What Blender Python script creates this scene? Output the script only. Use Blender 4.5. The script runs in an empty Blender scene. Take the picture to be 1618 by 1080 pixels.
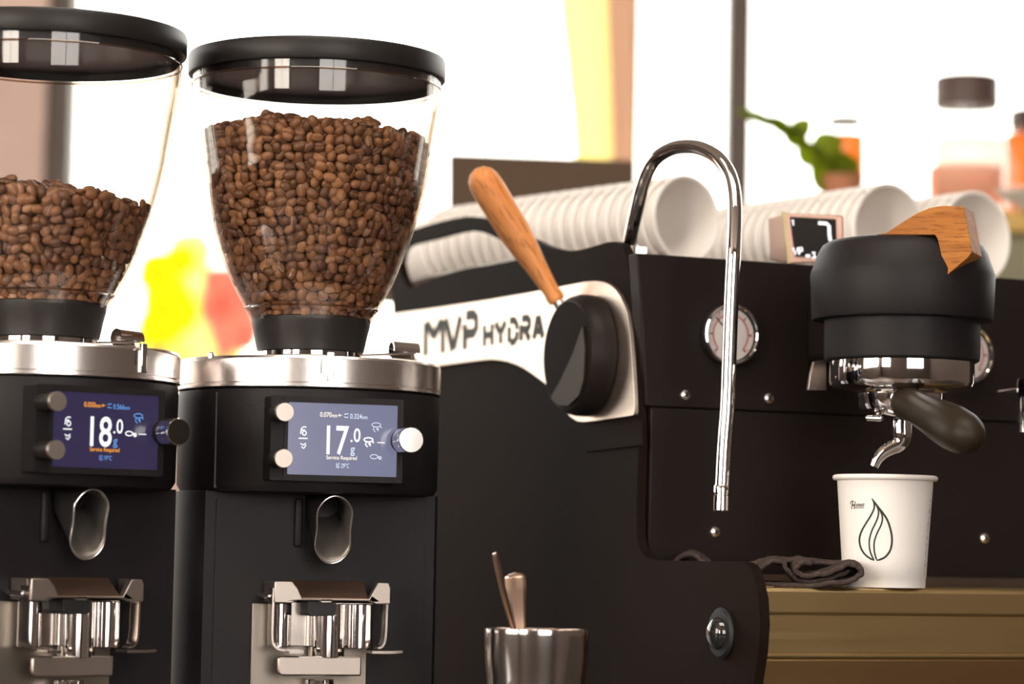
import bpy, math, random
from math import sin, cos, pi, radians, asin, sqrt, atan2
from mathutils import Vector, Matrix, geometry, noise
import numpy as np
random.seed(7)
R_ = random.Random(11)
SC = bpy.context.scene
COL = SC.collection

# ------------------------------------------------------------------ camera
F = 4500.0; CX, CY = 809.0, 540.0; HZ = 870.0; ROLL = 0.019; CAMZ = 0.22
EYE = Vector((0, 0, CAMZ))
_p = math.atan((HZ - CY) / F)
FW = Vector((0, cos(_p), sin(_p))); U0 = Vector((0, -sin(_p), cos(_p))); X0 = Vector((1, 0, 0))
RT = (X0 * cos(ROLL) + U0 * sin(ROLL)).normalized(); UP = (U0 * cos(ROLL) - X0 * sin(ROLL)).normalized()
cam = bpy.data.cameras.new('camera'); camo = bpy.data.objects.new('camera', cam); COL.objects.link(camo)
cam.sensor_width = 36; cam.lens = F / 1618 * 36; cam.clip_start = .05; cam.clip_end = 200
m = Matrix((RT, UP, -FW)).transposed().to_4x4(); m.translation = EYE
camo.matrix_world = m
cam.dof.use_dof = True; cam.dof.focus_distance = 2.10; cam.dof.aperture_fstop = 4.8
SC.camera = camo
# ------------------------------------------------------------------ world, light, exposure
SC.view_settings.view_transform = 'Standard'; SC.view_settings.look = 'None'
SC.view_settings.gamma = 1; SC.view_settings.use_curve_mapping = False
SC.view_settings.exposure = 0.0
W = bpy.data.worlds.new('world'); SC.world = W; W.use_nodes = True
nt = W.node_tree
bg = nt.nodes['Background']; bg.inputs[1].default_value = 5.5
tc = nt.nodes.new('ShaderNodeTexCoord'); sp = nt.nodes.new('ShaderNodeSeparateXYZ'); cr = nt.nodes.new('ShaderNodeValToRGB')
nt.links.new(tc.outputs['Generated'], sp.inputs[0]); nt.links.new(sp.outputs[2], cr.inputs[0])
cr.color_ramp.elements[0].position = 0.0; cr.color_ramp.elements[0].color = (1.0, .93, .80, 1)
cr.color_ramp.elements[1].position = 0.6; cr.color_ramp.elements[1].color = (.92, .96, 1.0, 1)
nt.links.new(cr.outputs[0], bg.inputs[0])
def area(name, loc, target, sx, sy, power, col):
    l = bpy.data.lights.new(name, 'AREA'); l.shape = 'RECTANGLE'; l.size = sx; l.size_y = sy; l.energy = power; l.color = col
    o = bpy.data.objects.new(name, l); COL.objects.link(o); o.location = loc
    o.rotation_euler = (Vector(target) - Vector(loc)).to_track_quat('-Z', 'Y').to_euler()
    return o
# daylight entering the shop's street windows behind and beside the photographer
area('street_window_light', (-2.65, -2.40, 1.1), (-2.65, 3, 1.1), 1.4, 2.0, 92, (1, .88, .76))
area('street_door_light', (1.45, -2.40, 1.05), (1.45, 3, 1.05), 2.2, 2.1, 42, (.97, .89, .90))
area('side_window_light', (-3.5, -.5, 1.1), (3, -.5, 1.1), 2.4, 1.9, 52, (1, .88, .76))
area('overhead_fill', (.1, 1.2, 2.2), (.1, 1.9, 0), 1.6, .9, 32, (1, .92, .82))  # added overhead fill to brighten cup stacks and tops; the ceiling has no opening

# ------------------------------------------------------------------ projection helpers
def ray(px, py): return FW + RT * ((px - CX) / F) + UP * ((CY - py) / F)
def at(px, py, Y):
    d = ray(px, py); return EYE + d * (Y / d.y)
def on(px, py, P, n):
    d = ray(px, py); t = (P - EYE).dot(n) / d.dot(n); return EYE + d * t
TH = radians(24.6)
MU = Vector((cos(TH), sin(TH), 0)); MV = Vector((-sin(TH), cos(TH), 0))
C0 = at(1012, 870, 2.25); C0 = Vector((C0.x, C0.y, 0))
def M(u, v, z): return C0 + MU * u + MV * v + Vector((0, 0, z))      # z above the counter
def side(px, py, u=0.0):
    p = on(px, py, C0 + MU * u, MU) - C0; return (p.dot(MV), p.z)
def front(px, py, v=0.0):
    p = on(px, py, C0 + MV * v, MV) - C0; return (p.dot(MU), p.z)

# ------------------------------------------------------------------ mesh builder
class MB:
    def __init__(s): s.v = []; s.f = []
    def add(s, vs, fs):
        b = len(s.v); s.v += [Vector(v) for v in vs]; s.f += [tuple(b + i for i in f) for f in fs]; return s
    def box(s, a, b, fr=None):
        vs = [(x, y, z) for x in (a[0], b[0]) for y in (a[1], b[1]) for z in (a[2], b[2])]
        if fr: vs = [fr(*v) for v in vs]
        return s.add(vs, [(0, 1, 3, 2), (4, 6, 7, 5), (0, 4, 5, 1), (2, 3, 7, 6), (0, 2, 6, 4), (1, 5, 7, 3)])
    def lathe(s, prof, n=48, cen=(0, 0), cap0=True, cap1=True, fr=None):
        vs = []; fs = []
        for (r, z) in prof:
            for k in range(n):
                a = 2 * pi * k / n; vs.append((cen[0] + r * cos(a), cen[1] + r * sin(a), z))
        for i in range(len(prof) - 1):
            for k in range(n):
                k2 = (k + 1) % n; fs.append((i * n + k, i * n + k2, (i + 1) * n + k2, (i + 1) * n + k))
        if cap0: fs.append(tuple(range(n - 1, -1, -1)))
        if cap1: fs.append(tuple((len(prof) - 1) * n + k for k in range(n)))
        if fr: vs = [fr(*v) for v in vs]
        return s.add(vs, fs)
    def ring(s, prof, n=48, cen=(0, 0), fr=None):      # closed profile swept round
        vs = []; fs = []; L = len(prof)
        for (r, z) in prof:
            for k in range(n):
                a = 2 * pi * k / n; vs.append((cen[0] + r * cos(a), cen[1] + r * sin(a), z))
        for i in range(L):
            j = (i + 1) % L
            for k in range(n):
                k2 = (k + 1) % n; fs.append((i * n + k, i * n + k2, j * n + k2, j * n + k))
        if fr: vs = [fr(*v) for v in vs]
        return s.add(vs, fs)
    def tube(s, path, rad, n=16, cap=True):
        path = [Vector(p) for p in path]; L = len(path)
        if not hasattr(rad, '__len__'): rad = [rad] * L
        t0 = (path[1] - path[0]).normalized(); up = Vector((0, 0, 1)) if abs(t0.z) < .9 else Vector((0, 1, 0))
        nrm = (up - t0 * up.dot(t0)).normalized(); vs = []; fs = []
        for i, p in enumerate(path):
            t = (path[min(i + 1, L - 1)] - path[max(i - 1, 0)]).normalized()
            nrm = (nrm - t * nrm.dot(t)).normalized(); b = t.cross(nrm)
            for k in range(n):
                a = 2 * pi * k / n; vs.append(p + (nrm * cos(a) + b * sin(a)) * rad[i])
        for i in range(L - 1):
            for k in range(n):
                k2 = (k + 1) % n; fs.append((i * n + k, i * n + k2, (i + 1) * n + k2, (i + 1) * n + k))
        if cap: fs += [tuple(range(n - 1, -1, -1)), tuple((L - 1) * n + k for k in range(n))]
        return s.add(vs, fs)
    def prism(s, loops, fr, d0, d1):                  # 2-D loops (outer, holes) between depths d0, d1
        flat = [p for lp in loops for p in lp]; n = len(flat)
        tris = geometry.tessellate_polygon([[Vector((p[0], p[1], 0)) for p in lp] for lp in loops])
        vs = [fr(p[0], p[1], d0) for p in flat] + [fr(p[0], p[1], d1) for p in flat]
        fs = []
        for t in tris: fs.append(tuple(t)); fs.append(tuple(n + i for i in reversed(t)))
        b = 0
        for lp in loops:
            for i in range(len(lp)):
                j = (i + 1) % len(lp); fs.append((b + i, b + j, n + b + j, n + b + i))
            b += len(lp)
        return s.add(vs, fs)
MW = {}
def smooth(me, ang=32):
    me.shade_smooth(); me.set_sharp_from_angle(angle=radians(ang))
def fix_normals(me):
    import bmesh
    b = bmesh.new(); b.from_mesh(me); bmesh.ops.remove_doubles(b, verts=b.verts, dist=1e-6)
    bmesh.ops.recalc_face_normals(b, faces=b.faces); b.to_mesh(me); b.free()
def mk(name, mb, mat, parent=None, world=True, bevel=0, ang=32, mw=None, fix=True):
    me = bpy.data.meshes.new(name); vs = mb.v
    if parent is not None and world:
        inv = MW[parent.name].inverted(); vs = [inv @ v for v in vs]
    me.from_pydata([tuple(v) for v in vs], [], mb.f); me.update()
    if fix: fix_normals(me)
    smooth(me, ang); me.materials.append(mat)
    o = bpy.data.objects.new(name, me); COL.objects.link(o)
    base = MW[parent.name] if parent is not None else Matrix()
    if parent is not None: o.parent = parent
    if mw is not None:
        if parent is not None and world: mw = MW[parent.name].inverted() @ mw
        # mesh given in its own local frame
        me.transform(MW[parent.name]) if (parent is not None and world) else None
        o.matrix_basis = mw; MW[o.name] = base @ mw
    else: MW[o.name] = base.copy()
    if bevel:
        b = o.modifiers.new('bevel', 'BEVEL'); b.width = bevel; b.segments = 3; b.limit_method = 'ANGLE'; b.angle_limit = radians(35)
        b.harden_normals = False
    return o
def tag(o, label=None, cat=None, group=None, kind=None):
    if label: o['label'] = label
    if cat: o['category'] = cat
    if group: o['group'] = group
    if kind: o['kind'] = kind
    return o
def empty(name, loc, rz=0):
    o = bpy.data.objects.new(name, None); COL.objects.link(o); o.empty_display_size = .05
    o.location = loc; o.rotation_euler = (0, 0, rz)
    MW[o.name] = Matrix.Translation(Vector(loc)) @ Matrix.Rotation(rz, 4, 'Z'); return o
def crom(pts, n=8, closed=False):
    P = [Vector(p) for p in pts]; L = len(P); out = []
    for i in range(L if closed else L - 1):
        if closed: a, b, c, d = P[(i - 1) % L], P[i], P[(i + 1) % L], P[(i + 2) % L]
        else: a, b, c, d = P[max(i - 1, 0)], P[i], P[i + 1], P[min(i + 2, L - 1)]
        for k in range(n):
            t = k / n
            out.append(.5 * ((2 * b) + (c - a) * t + (2 * a - 5 * b + 4 * c - d) * t * t + (3 * b - a - 3 * c + d) * t ** 3))
    if not closed: out.append(P[-1])
    return out
def rrect(x0, x1, y0, y1, r, n=5):
    out = []
    for (cx, cy, a0) in ((x1 - r, y1 - r, 0), (x0 + r, y1 - r, pi / 2), (x0 + r, y0 + r, pi), (x1 - r, y0 + r, 1.5 * pi)):
        for k in range(n + 1):
            a = a0 + pi / 2 * k / n; out.append((cx + r * cos(a), cy + r * sin(a)))
    return out
def stroke(pts, w):                                   # 2-D ribbon -> verts2d, quads
    P = [Vector(p[:2]) for p in pts]; vs = []; L = len(P)
    for i, p in enumerate(P):
        t = (P[min(i + 1, L - 1)] - P[max(i - 1, 0)]); t = t.normalized() if t.length > 0 else Vector((1, 0)); n = Vector((-t.y, t.x))
        ww = w[i] if hasattr(w, '__len__') else w
        vs += [p + n * ww / 2, p - n * ww / 2]
    return vs, [(2 * i, 2 * i + 2, 2 * i + 3, 2 * i + 1) for i in range(L - 1)]
def text2d(s, size=1.0, sx=1.0, off=0.0, shear=0.0, align='LEFT', res=4):
    c = bpy.data.curves.new('t', 'FONT'); c.body = s; c.size = size; c.offset = off; c.shear = shear; c.align_x = align
    c.resolution_u = res
    o = bpy.data.objects.new('t', c); me = bpy.data.meshes.new_from_object(o)
    vs = [(v.co.x * sx, v.co.y) for v in me.vertices]; fs = [tuple(p.vertices) for p in me.polygons]
    bpy.data.objects.remove(o); bpy.data.meshes.remove(me); bpy.data.curves.remove(c)
    return vs, fs

# ------------------------------------------------------------------ materials
def sr(r, g, b):
    f = lambda c: (c / 255 / 12.92) if c / 255 <= .04045 else ((c / 255 + .055) / 1.055) ** 2.4
    return (f(r), f(g), f(b), 1)
def mat(name, col, rough=.5, metal=0, bump=0, bscale=400, var=0, vscale=8, spec=.5, coat=0, trans=0, aniso=0, sss=0, emit=None, es=1, stretch=None, rvar=0):
    m = bpy.data.materials.new(name); m.use_nodes = True; n = m.node_tree.nodes; L = m.node_tree.links
    b = n['Principled BSDF']; b.inputs['Base Color'].default_value = col; b.inputs['Roughness'].default_value = rough
    b.inputs['Metallic'].default_value = metal; b.inputs['Specular IOR Level'].default_value = spec
    b.inputs['Coat Weight'].default_value = coat; b.inputs['Transmission Weight'].default_value = trans
    if emit: b.inputs['Emission Color'].default_value = emit; b.inputs['Emission Strength'].default_value = es
    if sss:
        b.inputs['Subsurface Weight'].default_value = sss; b.inputs['Subsurface Radius'].default_value = (.01, .008, .006)
    t = n.new('ShaderNodeTexCoord'); mp = n.new('ShaderNodeMapping'); L.new(t.outputs['Object'], mp.inputs[0])
    if stretch: mp.inputs['Scale'].default_value = stretch
    if bump:
        x = n.new('ShaderNodeTexNoise'); x.inputs['Scale'].default_value = bscale; x.inputs['Detail'].default_value = 3
        L.new(mp.outputs[0], x.inputs[0]); bb = n.new('ShaderNodeBump'); bb.inputs['Strength'].default_value = bump; bb.inputs['Distance'].default_value = .0005
        L.new(x.outputs[0], bb.inputs['Height']); L.new(bb.outputs[0], b.inputs['Normal'])
    x2 = n.new('ShaderNodeTexNoise'); x2.inputs['Scale'].default_value = vscale; x2.inputs['Detail'].default_value = 4; L.new(mp.outputs[0], x2.inputs[0])
    if var:
        mx = n.new('ShaderNodeMix'); mx.data_type = 'RGBA'; mx.blend_type = 'MULTIPLY'; mx.inputs[0].default_value = 1
        rp = n.new('ShaderNodeMapRange'); rp.inputs['From Min'].default_value = .3; rp.inputs['From Max'].default_value = .7
        rp.inputs['To Min'].default_value = 1 - var; rp.inputs['To Max'].default_value = 1 + var
        L.new(x2.outputs[0], rp.inputs[0]); mx.inputs[6].default_value = col; L.new(rp.outputs[0], mx.inputs[7]); L.new(mx.outputs[2], b.inputs['Base Color'])
    if rvar:
        rp = n.new('ShaderNodeMapRange'); rp.inputs['To Min'].default_value = max(rough - rvar, .02); rp.inputs['To Max'].default_value = rough + rvar
        L.new(x2.outputs[0], rp.inputs[0]); L.new(rp.outputs[0], b.inputs['Roughness'])
    return m
def thin_glass(name, tint=(1, 1, 1, 1), edge=(.50, .38, .26, 1), ior=1.45, rough=.02, refl=1.0):
    m = bpy.data.materials.new(name); m.use_nodes = True; n = m.node_tree.nodes; L = m.node_tree.links
    n.remove(n['Principled BSDF']); out = n['Material Output']
    tr = n.new('ShaderNodeBsdfTransparent'); gl = n.new('ShaderNodeBsdfGlossy'); gl.inputs['Roughness'].default_value = rough
    fr = n.new('ShaderNodeFresnel'); fr.inputs[0].default_value = ior; mx = n.new('ShaderNodeMixShader')
    lw = n.new('ShaderNodeLayerWeight'); lw.inputs[0].default_value = .5; pw = n.new('ShaderNodeMath'); pw.operation = 'POWER'; pw.inputs[1].default_value = 3.0
    L.new(lw.outputs['Facing'], pw.inputs[0]); cm = n.new('ShaderNodeMix'); cm.data_type = 'RGBA'; L.new(pw.outputs[0], cm.inputs[0])
    cm.inputs[6].default_value = tint; cm.inputs[7].default_value = edge; L.new(cm.outputs[2], tr.inputs[0])
    # back faces of the shell see the same Fresnel as the front ones
    ge = n.new('ShaderNodeNewGeometry'); 
    mm = n.new('ShaderNodeMath'); mm.operation = 'MULTIPLY'; mm.inputs[1].default_value = refl; mm.use_clamp = True
    fac = n.new('ShaderNodeMath'); fac.operation = 'POWER'; fac.inputs[1].default_value = 5; L.new(lw.outputs['Facing'], fac.inputs[0])
    ad = n.new('ShaderNodeMath'); ad.operation = 'MULTIPLY_ADD'; ad.inputs[1].default_value = .9; ad.inputs[2].default_value = .035
    L.new(fac.outputs[0], ad.inputs[0]); L.new(ad.outputs[0], mm.inputs[0])
    L.new(mm.outputs[0], mx.inputs[0]); L.new(tr.outputs[0], mx.inputs[1]); L.new(gl.outputs[0], mx.inputs[2]); L.new(mx.outputs[0], out.inputs[0])
    return m
def wood(name, c1, c2, axis_scale, scale=60, rough=.45):
    m = bpy.data.materials.new(name); m.use_nodes = True; n = m.node_tree.nodes; L = m.node_tree.links; b = n['Principled BSDF']
    b.inputs['Roughness'].default_value = rough; b.inputs['Specular IOR Level'].default_value = .25
    t = n.new('ShaderNodeTexCoord'); mp = n.new('ShaderNodeMapping'); mp.inputs['Scale'].default_value = axis_scale; L.new(t.outputs['Object'], mp.inputs[0])
    a = n.new('ShaderNodeTexNoise'); a.inputs['Scale'].default_value = scale; a.inputs['Detail'].default_value = 5; a.inputs['Roughness'].default_value = .6; L.new(mp.outputs[0], a.inputs[0])
    w = n.new('ShaderNodeTexNoise'); w.inputs['Scale'].default_value = scale * 5; w.inputs['Detail'].default_value = 3; L.new(mp.outputs[0], w.inputs[0])
    r = n.new('ShaderNodeValToRGB'); r.color_ramp.elements[0].position = .35; r.color_ramp.elements[0].color = c1; r.color_ramp.elements[1].position = .65; r.color_ramp.elements[1].color = c2
    L.new(a.outputs[0], r.inputs[0])
    r2 = n.new('ShaderNodeValToRGB'); r2.color_ramp.elements[0].position = .36; r2.color_ramp.elements[0].color = (.45, .40, .36, 1); r2.color_ramp.elements[1].position = .46; r2.color_ramp.elements[1].color = (1, 1, 1, 1)
    L.new(w.outputs[0], r2.inputs[0]); mx = n.new('ShaderNodeMix'); mx.data_type = 'RGBA'; mx.blend_type = 'MULTIPLY'; mx.inputs[0].default_value = .75
    L.new(r.outputs[0], mx.inputs[6]); L.new(r2.outputs[0], mx.inputs[7]); L.new(mx.outputs[2], b.inputs['Base Color'])
    bb = n.new('ShaderNodeBump'); bb.inputs['Strength'].default_value = .25; bb.inputs['Distance'].default_value = .0004; L.new(w.outputs[0], bb.inputs['Height']); L.new(bb.outputs[0], b.inputs['Normal'])
    return m
K = {}
K['black'] = mat('black_powder_coat', (.013, .0105, .0105, 1), .5, bump=.25, bscale=900, spec=.22)
K['black2'] = mat('black_machine_paint', (.013, .0088, .0075, 1), .5, bump=.2, bscale=900, spec=.16)
K['sidep'] = mat('side_panel_paint', (.013, .0078, .0060, 1), .65, bump=.2, bscale=900, spec=.035)
K['lid'] = mat('black_satin_plastic', (.017, .014, .013, 1), .42, bump=.1, bscale=1200, spec=.3)
K['rubber'] = mat('dark_soft_rubber', (.016, .012, .010, 1), .45, bump=.1, bscale=800, spec=.14)
K['gap'] = mat('recess_black', (.006, .005, .005, 1), .6)
K['steel'] = mat('brushed_steel', (.84, .79, .76, 1), .25, 1, rvar=.06, vscale=120, stretch=(1, 1, .05))
K['chrome'] = mat('polished_chrome', (.86, .83, .82, 1), .05, 1)
K['steel_soft'] = mat('satin_steel', (.46, .40, .355, 1), .36, 1, bump=.05, bscale=300)
K['forks'] = mat('fork_steel', (.52, .47, .43, 1), .20, 1, rvar=.06, vscale=60)
K['plate'] = mat('brushed_plate_steel', (.76, .65, .57, 1), .38, 1, var=.05, vscale=30, stretch=(1, 1, 20))
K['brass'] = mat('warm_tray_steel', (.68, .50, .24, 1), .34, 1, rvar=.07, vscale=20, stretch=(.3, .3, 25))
K['grey_metal'] = mat('grey_cast_metal', (.30, .27, .24, 1), .42, .8, bump=.1)
K['glass'] = thin_glass('clear_hopper_plastic')
K['pane'] = thin_glass('window_glass', edge=(.9, .93, .92, 1))
K['glassline'] = thin_glass('hopper_moulded_bead', tint=(.72, .60, .48, 1), edge=(.6, .5, .4, 1), refl=2.5)
K['paper'] = mat('white_paper_cup', (.87, .82, .77, 1), .55, bump=.05, bscale=500, sss=.0)
K['paperprint'] = mat('black_cup_ink', (.008, .007, .007, 1), .5)
K['inkgrey'] = mat('greyish_cup_ink', (.15, .10, .09, 1), .5)
K['oakhandle'] = wood('oiled_beech_handle', (.82, .29, .085, 1), (.95, .40, .14, 1), (1, 1, .09), 90)
K['oakpaddle'] = wood('oak_paddle', (.30, .100, .016, 1), (.45, .170, .030, 1), (.10, 1, 1), 130, .6)
K['dial'] = mat('gauge_dial_face', (.62, .56, .54, 1), .5)
K['red'] = mat('gauge_red', (.45, .05, .04, 1), .5)
K['cloth'] = mat('dark_terry_cloth', (.060, .044, .038, 1), .95, bump=1.0, bscale=900, var=.3, vscale=300, spec=.1)
K['copper'] = mat('copper_toned_liner', (.20, .12, .085, 1), .4, .7)
def emis(name, col, s=1.0):
    m = bpy.data.materials.new(name); m.use_nodes = True; b = m.node_tree.nodes['Principled BSDF']
    b.inputs['Base Color'].default_value = (.01, .01, .012, 1); b.inputs['Roughness'].default_value = .15
    b.inputs['Emission Color'].default_value = col; b.inputs['Emission Strength'].default_value = s; return m

# ================================================================== THE ROOM
S = lambda o, k='structure': tag(o, kind=k)
K['plaster'] = mat('warm_plaster', (.80, .58, .51, 1), .9, bump=.3, bscale=60, var=.08)
K['floorm'] = mat('grey_brown_floor', (.10, .07, .05, 1), .5, bump=.2, bscale=30, var=.15, vscale=3)
K['frame'] = mat('dark_window_frame', (.10, .07, .055, 1), .5, bump=.1)
K['ceil'] = mat('ceiling_paint', (.30, .25, .21, 1), .9, bump=.1)
XL, XR, YF, YB, ZF, ZC = -3.6, 3.6, -2.5, 5.0, -.92, 2.45
S(mk('floor', MB().box((XL, YF, ZF - .1), (XR, YB + .15, ZF)), K['floorm']))
S(mk('ceiling', MB().box((XL, YF, ZC), (XR, YB + .15, ZC + .1)), K['ceil']))
K['darkwall'] = mat('dark_umber_wall', (.085, .062, .050, 1), .8, bump=.3, bscale=60, var=.1)
def wall(name, axis, pos, t, a0, a1, holes):
    fr = (lambda a, b, d: Vector((a, d, b))) if axis == 'y' else (lambda a, b, d: Vector((d, a, b)))
    mb = MB(); segs = sorted(holes); x = a0
    for (h0, h1, z0, z1) in segs:                     # piers, spandrels and lintels round the openings
        if h0 > x: mb.prism([[(x, ZF), (h0, ZF), (h0, ZC), (x, ZC)]], fr, pos, pos + t)
        mb.prism([[(h0, ZF), (h1, ZF), (h1, z0), (h0, z0)]], fr, pos, pos + t)
        mb.prism([[(h0, z1), (h1, z1), (h1, ZC), (h0, ZC)]], fr, pos, pos + t)
        x = h1
    if x < a1: mb.prism([[(x, ZF), (a1, ZF), (a1, ZC), (x, ZC)]], fr, pos, pos + t)
    return S(mk(name, mb, K['plaster'] if name == 'wall_back' else K['darkwall']))
def window(n, axis, pos, t, h, mull, fw=.045):
    x0, x1, z0, z1 = h
    fr = (lambda a, b, d: Vector((a, d, b))) if axis == 'y' else (lambda a, b, d: Vector((d, a, b)))
    root = empty('window_%d' % n, fr((x0 + x1) / 2, z0, pos)); S(root)
    mb = MB().prism([[(x0, z0), (x1, z0), (x1, z1), (x0, z1)], [(x0 + fw, z0 + fw), (x0 + fw, z1 - fw), (x1 - fw, z1 - fw), (x1 - fw, z0 + fw)]], fr, pos + .02, pos + t - .02)
    mk('window_frame', mb, K['frame'], root)
    for mx in mull:
        mk('mullion', MB().prism([[(mx - fw / 2, z0 + fw), (mx + fw / 2, z0 + fw), (mx + fw / 2, z1 - fw), (mx - fw / 2, z1 - fw)]], fr, pos + .02, pos + t - .02), K['frame'], root)
    xs = [x0 + fw] + sorted(mull) + [x1 - fw]
    for a, b in zip(xs[:-1], xs[1:]):
        mk('pane', MB().prism([[(a, z0 + fw), (b, z0 + fw), (b, z1 - fw), (a, z1 - fw)]], fr, pos + t / 2 - .002, pos + t / 2 + .002), K['pane'], root)
xm = at(1169, 200, YB).x
hb = [(-3.45, -1.25, .42, 2.3), (at(70, 200, YB).x, 3.3, .42, 2.3)]
wall('wall_back', 'y', YB, .12, XL, XR, hb)
window(1, 'y', YB, .12, hb[0], [-2.2], .042); window(2, 'y', YB, .12, hb[1], [xm, 1.4, 2.4], .042)
hl = [(-1.75, .75, .05, 2.1), (3.4, 4.8, .42, 2.2)]
wall('wall_left', 'x', XL - .12, .12, YF, YB, hl); window(3, 'x', XL - .12, .12, hl[1], [4.1], .05); window(6, 'x', XL - .12, .12, hl[0], [-.5], .05)
wall('wall_right', 'x', XR, .12, YF, YB, [])
hf = [(-3.4, -1.9, .05, 2.2), (.3, 2.6, -.05, 2.2)]
wall('wall_front', 'y', YF - .12, .12, XL, XR, hf); window(4, 'y', YF - .12, .12, hf[0], [-2.65], .05); window(5, 'y', YF - .12, .12, hf[1], [1.45], .05)
S(mk('ground_outside', MB().box((-14, YB + .2, ZF - .2), (14, 16, ZF - .05)), mat('pale_paving', (.5, .47, .42, 1), .9, bump=.3, bscale=40, var=.1)))

# counter carrying grinders and machine
cm = MB().box((-1.3, 1.62, -.04), (2.0, 3.2, 0))
counter = empty('bar_counter', (.3, 2.4, ZF)); tag(counter, 'dark bar counter that the grinders and espresso machine stand on', 'counter')
mk('worktop', cm, mat('dark_worktop', (.03, .024, .022, 1), .35, bump=.1, var=.2), counter, bevel=.003)
mk('cabinet_body', MB().box((-1.25, 1.7, ZF), (1.95, 3.15, -.04)), mat('cabinet_brown', (.05, .035, .03, 1), .6, var=.2), counter)
exec_after = []

# ================================================================== GRINDERS
def colattr_screen(root_disp, cfg, fr):
    pass
HOP = [(.358, .0952), (.338, .0942), (.315, .0905), (.290, .0868), (.271, .0838), (.239, .0757), (.2048, .0632), (.185, .0530), (.170, .0448)]
def hop_r(z):                       # z relative to the camera height
    for (za, ra), (zb, rb) in zip(HOP[:-1], HOP[1:]):
        if za >= z >= zb: return rb + (ra - rb) * (z - zb) / (za - zb)
    return HOP[0][1] if z > HOP[0][0] else HOP[-1][1]
def Z(z): return z + CAMZ
def grinder(px, Y, yaw, label, cfg):
    P = at(px, 864, Y)
    g = empty('coffee_grinder', (P.x, P.y, 0), yaw); tag(g, label, 'grinder')
    L = dict(parent=g, world=False)
    # lower column: a round body with its front sliced flat
    def trunc(r, cut, n=60):
        a0 = math.acos(cut / r); pts = []
        for k in range(n + 1):
            a = -pi / 2 + a0 + (2 * pi - 2 * a0) * k / n; pts.append((r * cos(a), r * sin(a)))
        return pts
    xyz = lambda x, y, z: Vector((x, y, z))
    mk('body', MB().prism([trunc(.0992, .046)], xyz, .012, Z(.040)), K['black'], bevel=.002, **L)
    mk('front_panel', MB().prism([rrect(-.080, .080, .03, Z(.036), .003)], lambda a, b, d: Vector((a, d, b)), -.0475, -.0455), K['black'], bevel=.0008, **L)
    mk('foot_ring', MB().lathe([(.085, 0), (.088, .003), (.088, .012), (.08, .012)], 48), K['rubber'], **L)
    hh = MB().lathe([(.088, Z(.0385)), (.0955, Z(.040)), (.0985, Z(.045)), (.0992, Z(.108)), (.0985, Z(.1145)), (.096, Z(.1155))], 96)
    head = mk('head_housing', hh, K['black'], **L)
    s = MB(); a = radians(cfg['seam'])
    s.box((-.0003, -.0998, Z(.042)), (.0003, -.0975, Z(.112)), lambda x, y, z: Matrix.Rotation(a, 3, 'Z') @ Vector((x, y, z)))
    mk('seam', s, K['grey_metal'], parent=head, world=False)
    # steel collar
    col = MB().lathe([(.094, Z(.1155)), (.0995, Z(.1158)), (.1, Z(.1165)), (.1, Z(.1186)), (.0972, Z(.1187)), (.0972, Z(.1196)), (.1, Z(.1197)), (.1, Z(.1360)), (.0975, Z(.1361)), (.0975, Z(.1368)), (.0996, Z(.1370)), (.0985, Z(.1388)), (.090, Z(.1395)), (.044, Z(.1405)), (.043, Z(.1435)), (.030, Z(.1437))], 128)
    co = mk('steel_collar', col, K['steel'], **L)
    a = radians(cfg['tab']); rot = lambda x, y, z: Matrix.Rotation(a, 3, 'Z') @ Vector((x, y, z))
    mk('clamp_tab', MB().box((.000, -.1022, Z(.1205)), (.0052, -.0990, Z(.1415)), rot), K['chrome'], parent=co, world=False, bevel=.0006)
    mk('clamp_gap', MB().box((-.0045, -.1004, Z(.1255)), (-.0037, -.0990, Z(.1365)), rot), K['gap'], parent=co, world=False)
    a2 = radians(-62); rot2 = lambda x, y, z: Matrix.Rotation(a2, 3, 'Z') @ Vector((x, y, z))
    mk('collar_pin', MB().lathe([(.0022, -.0), (.0022, .004), (.0012, .0048)], 16, fr=lambda x, y, z: rot2(x, -.098 + y, Z(.137) + z)), K['chrome'], parent=co, world=False)
    # hopper
    prof = [(r, Z(z)) for z, r in HOP]; dens = [(q.x, q.y) for q in crom([(r, z, 0) for r, z in prof], 5)]
    inner = [(r - .0016, z) for r, z in reversed(dens)]
    hop = mk('hopper', MB().ring(dens + inner, 128), K['glass'], ang=60, **L)
    H = dict(parent=hop, world=False)
    lid = MB().lathe([(.0955, Z(.3575)), (.0978, Z(.3575)), (.0984, Z(.3585)), (.0986, Z(.371)), (.0975, Z(.3735)), (.094, Z(.3745)), (.02, Z(.3755))], 128)
    mk('lid', lid, K['lid'], **H)
    mk('lid_skirt', MB().ring([(.0925, Z(.3575)), (.0912, Z(.3575)), (.0912, Z(.352)), (.0925, Z(.352))], 96), K['lid'], **H)
    mk('rim_bead', MB().ring([(.0955, Z(.3515)), (.0958, Z(.3508)), (.0955, Z(.3500)), (.0949, Z(.3508))], 128), K['glassline'], **H)
    mk('moulding_bead', MB().ring([(.0505, Z(.181)), (.0512, Z(.1802)), (.0500, Z(.1793)), (.0492, Z(.1802))], 96), K['glassline'], **H)
    nk = MB().lathe([(.0440, Z(.1735)), (.0453, Z(.1725)), (.0450, Z(.168)), (.0432, Z(.161)), (.0418, Z(.154)), (.0405, Z(.1480)), (.038, Z(.1475))], 96)
    mk('hopper_neck', nk, K['lid'], **H)
    mk('throat_ring', MB().lathe([(.0385, Z(.1437)), (.0392, Z(.1440)), (.0392, Z(.1470)), (.0385, Z(.1476))], 96), K['chrome'], **H)
    # slide gate blade with its rolled grip
    ga = radians(cfg['gate'])
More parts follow.
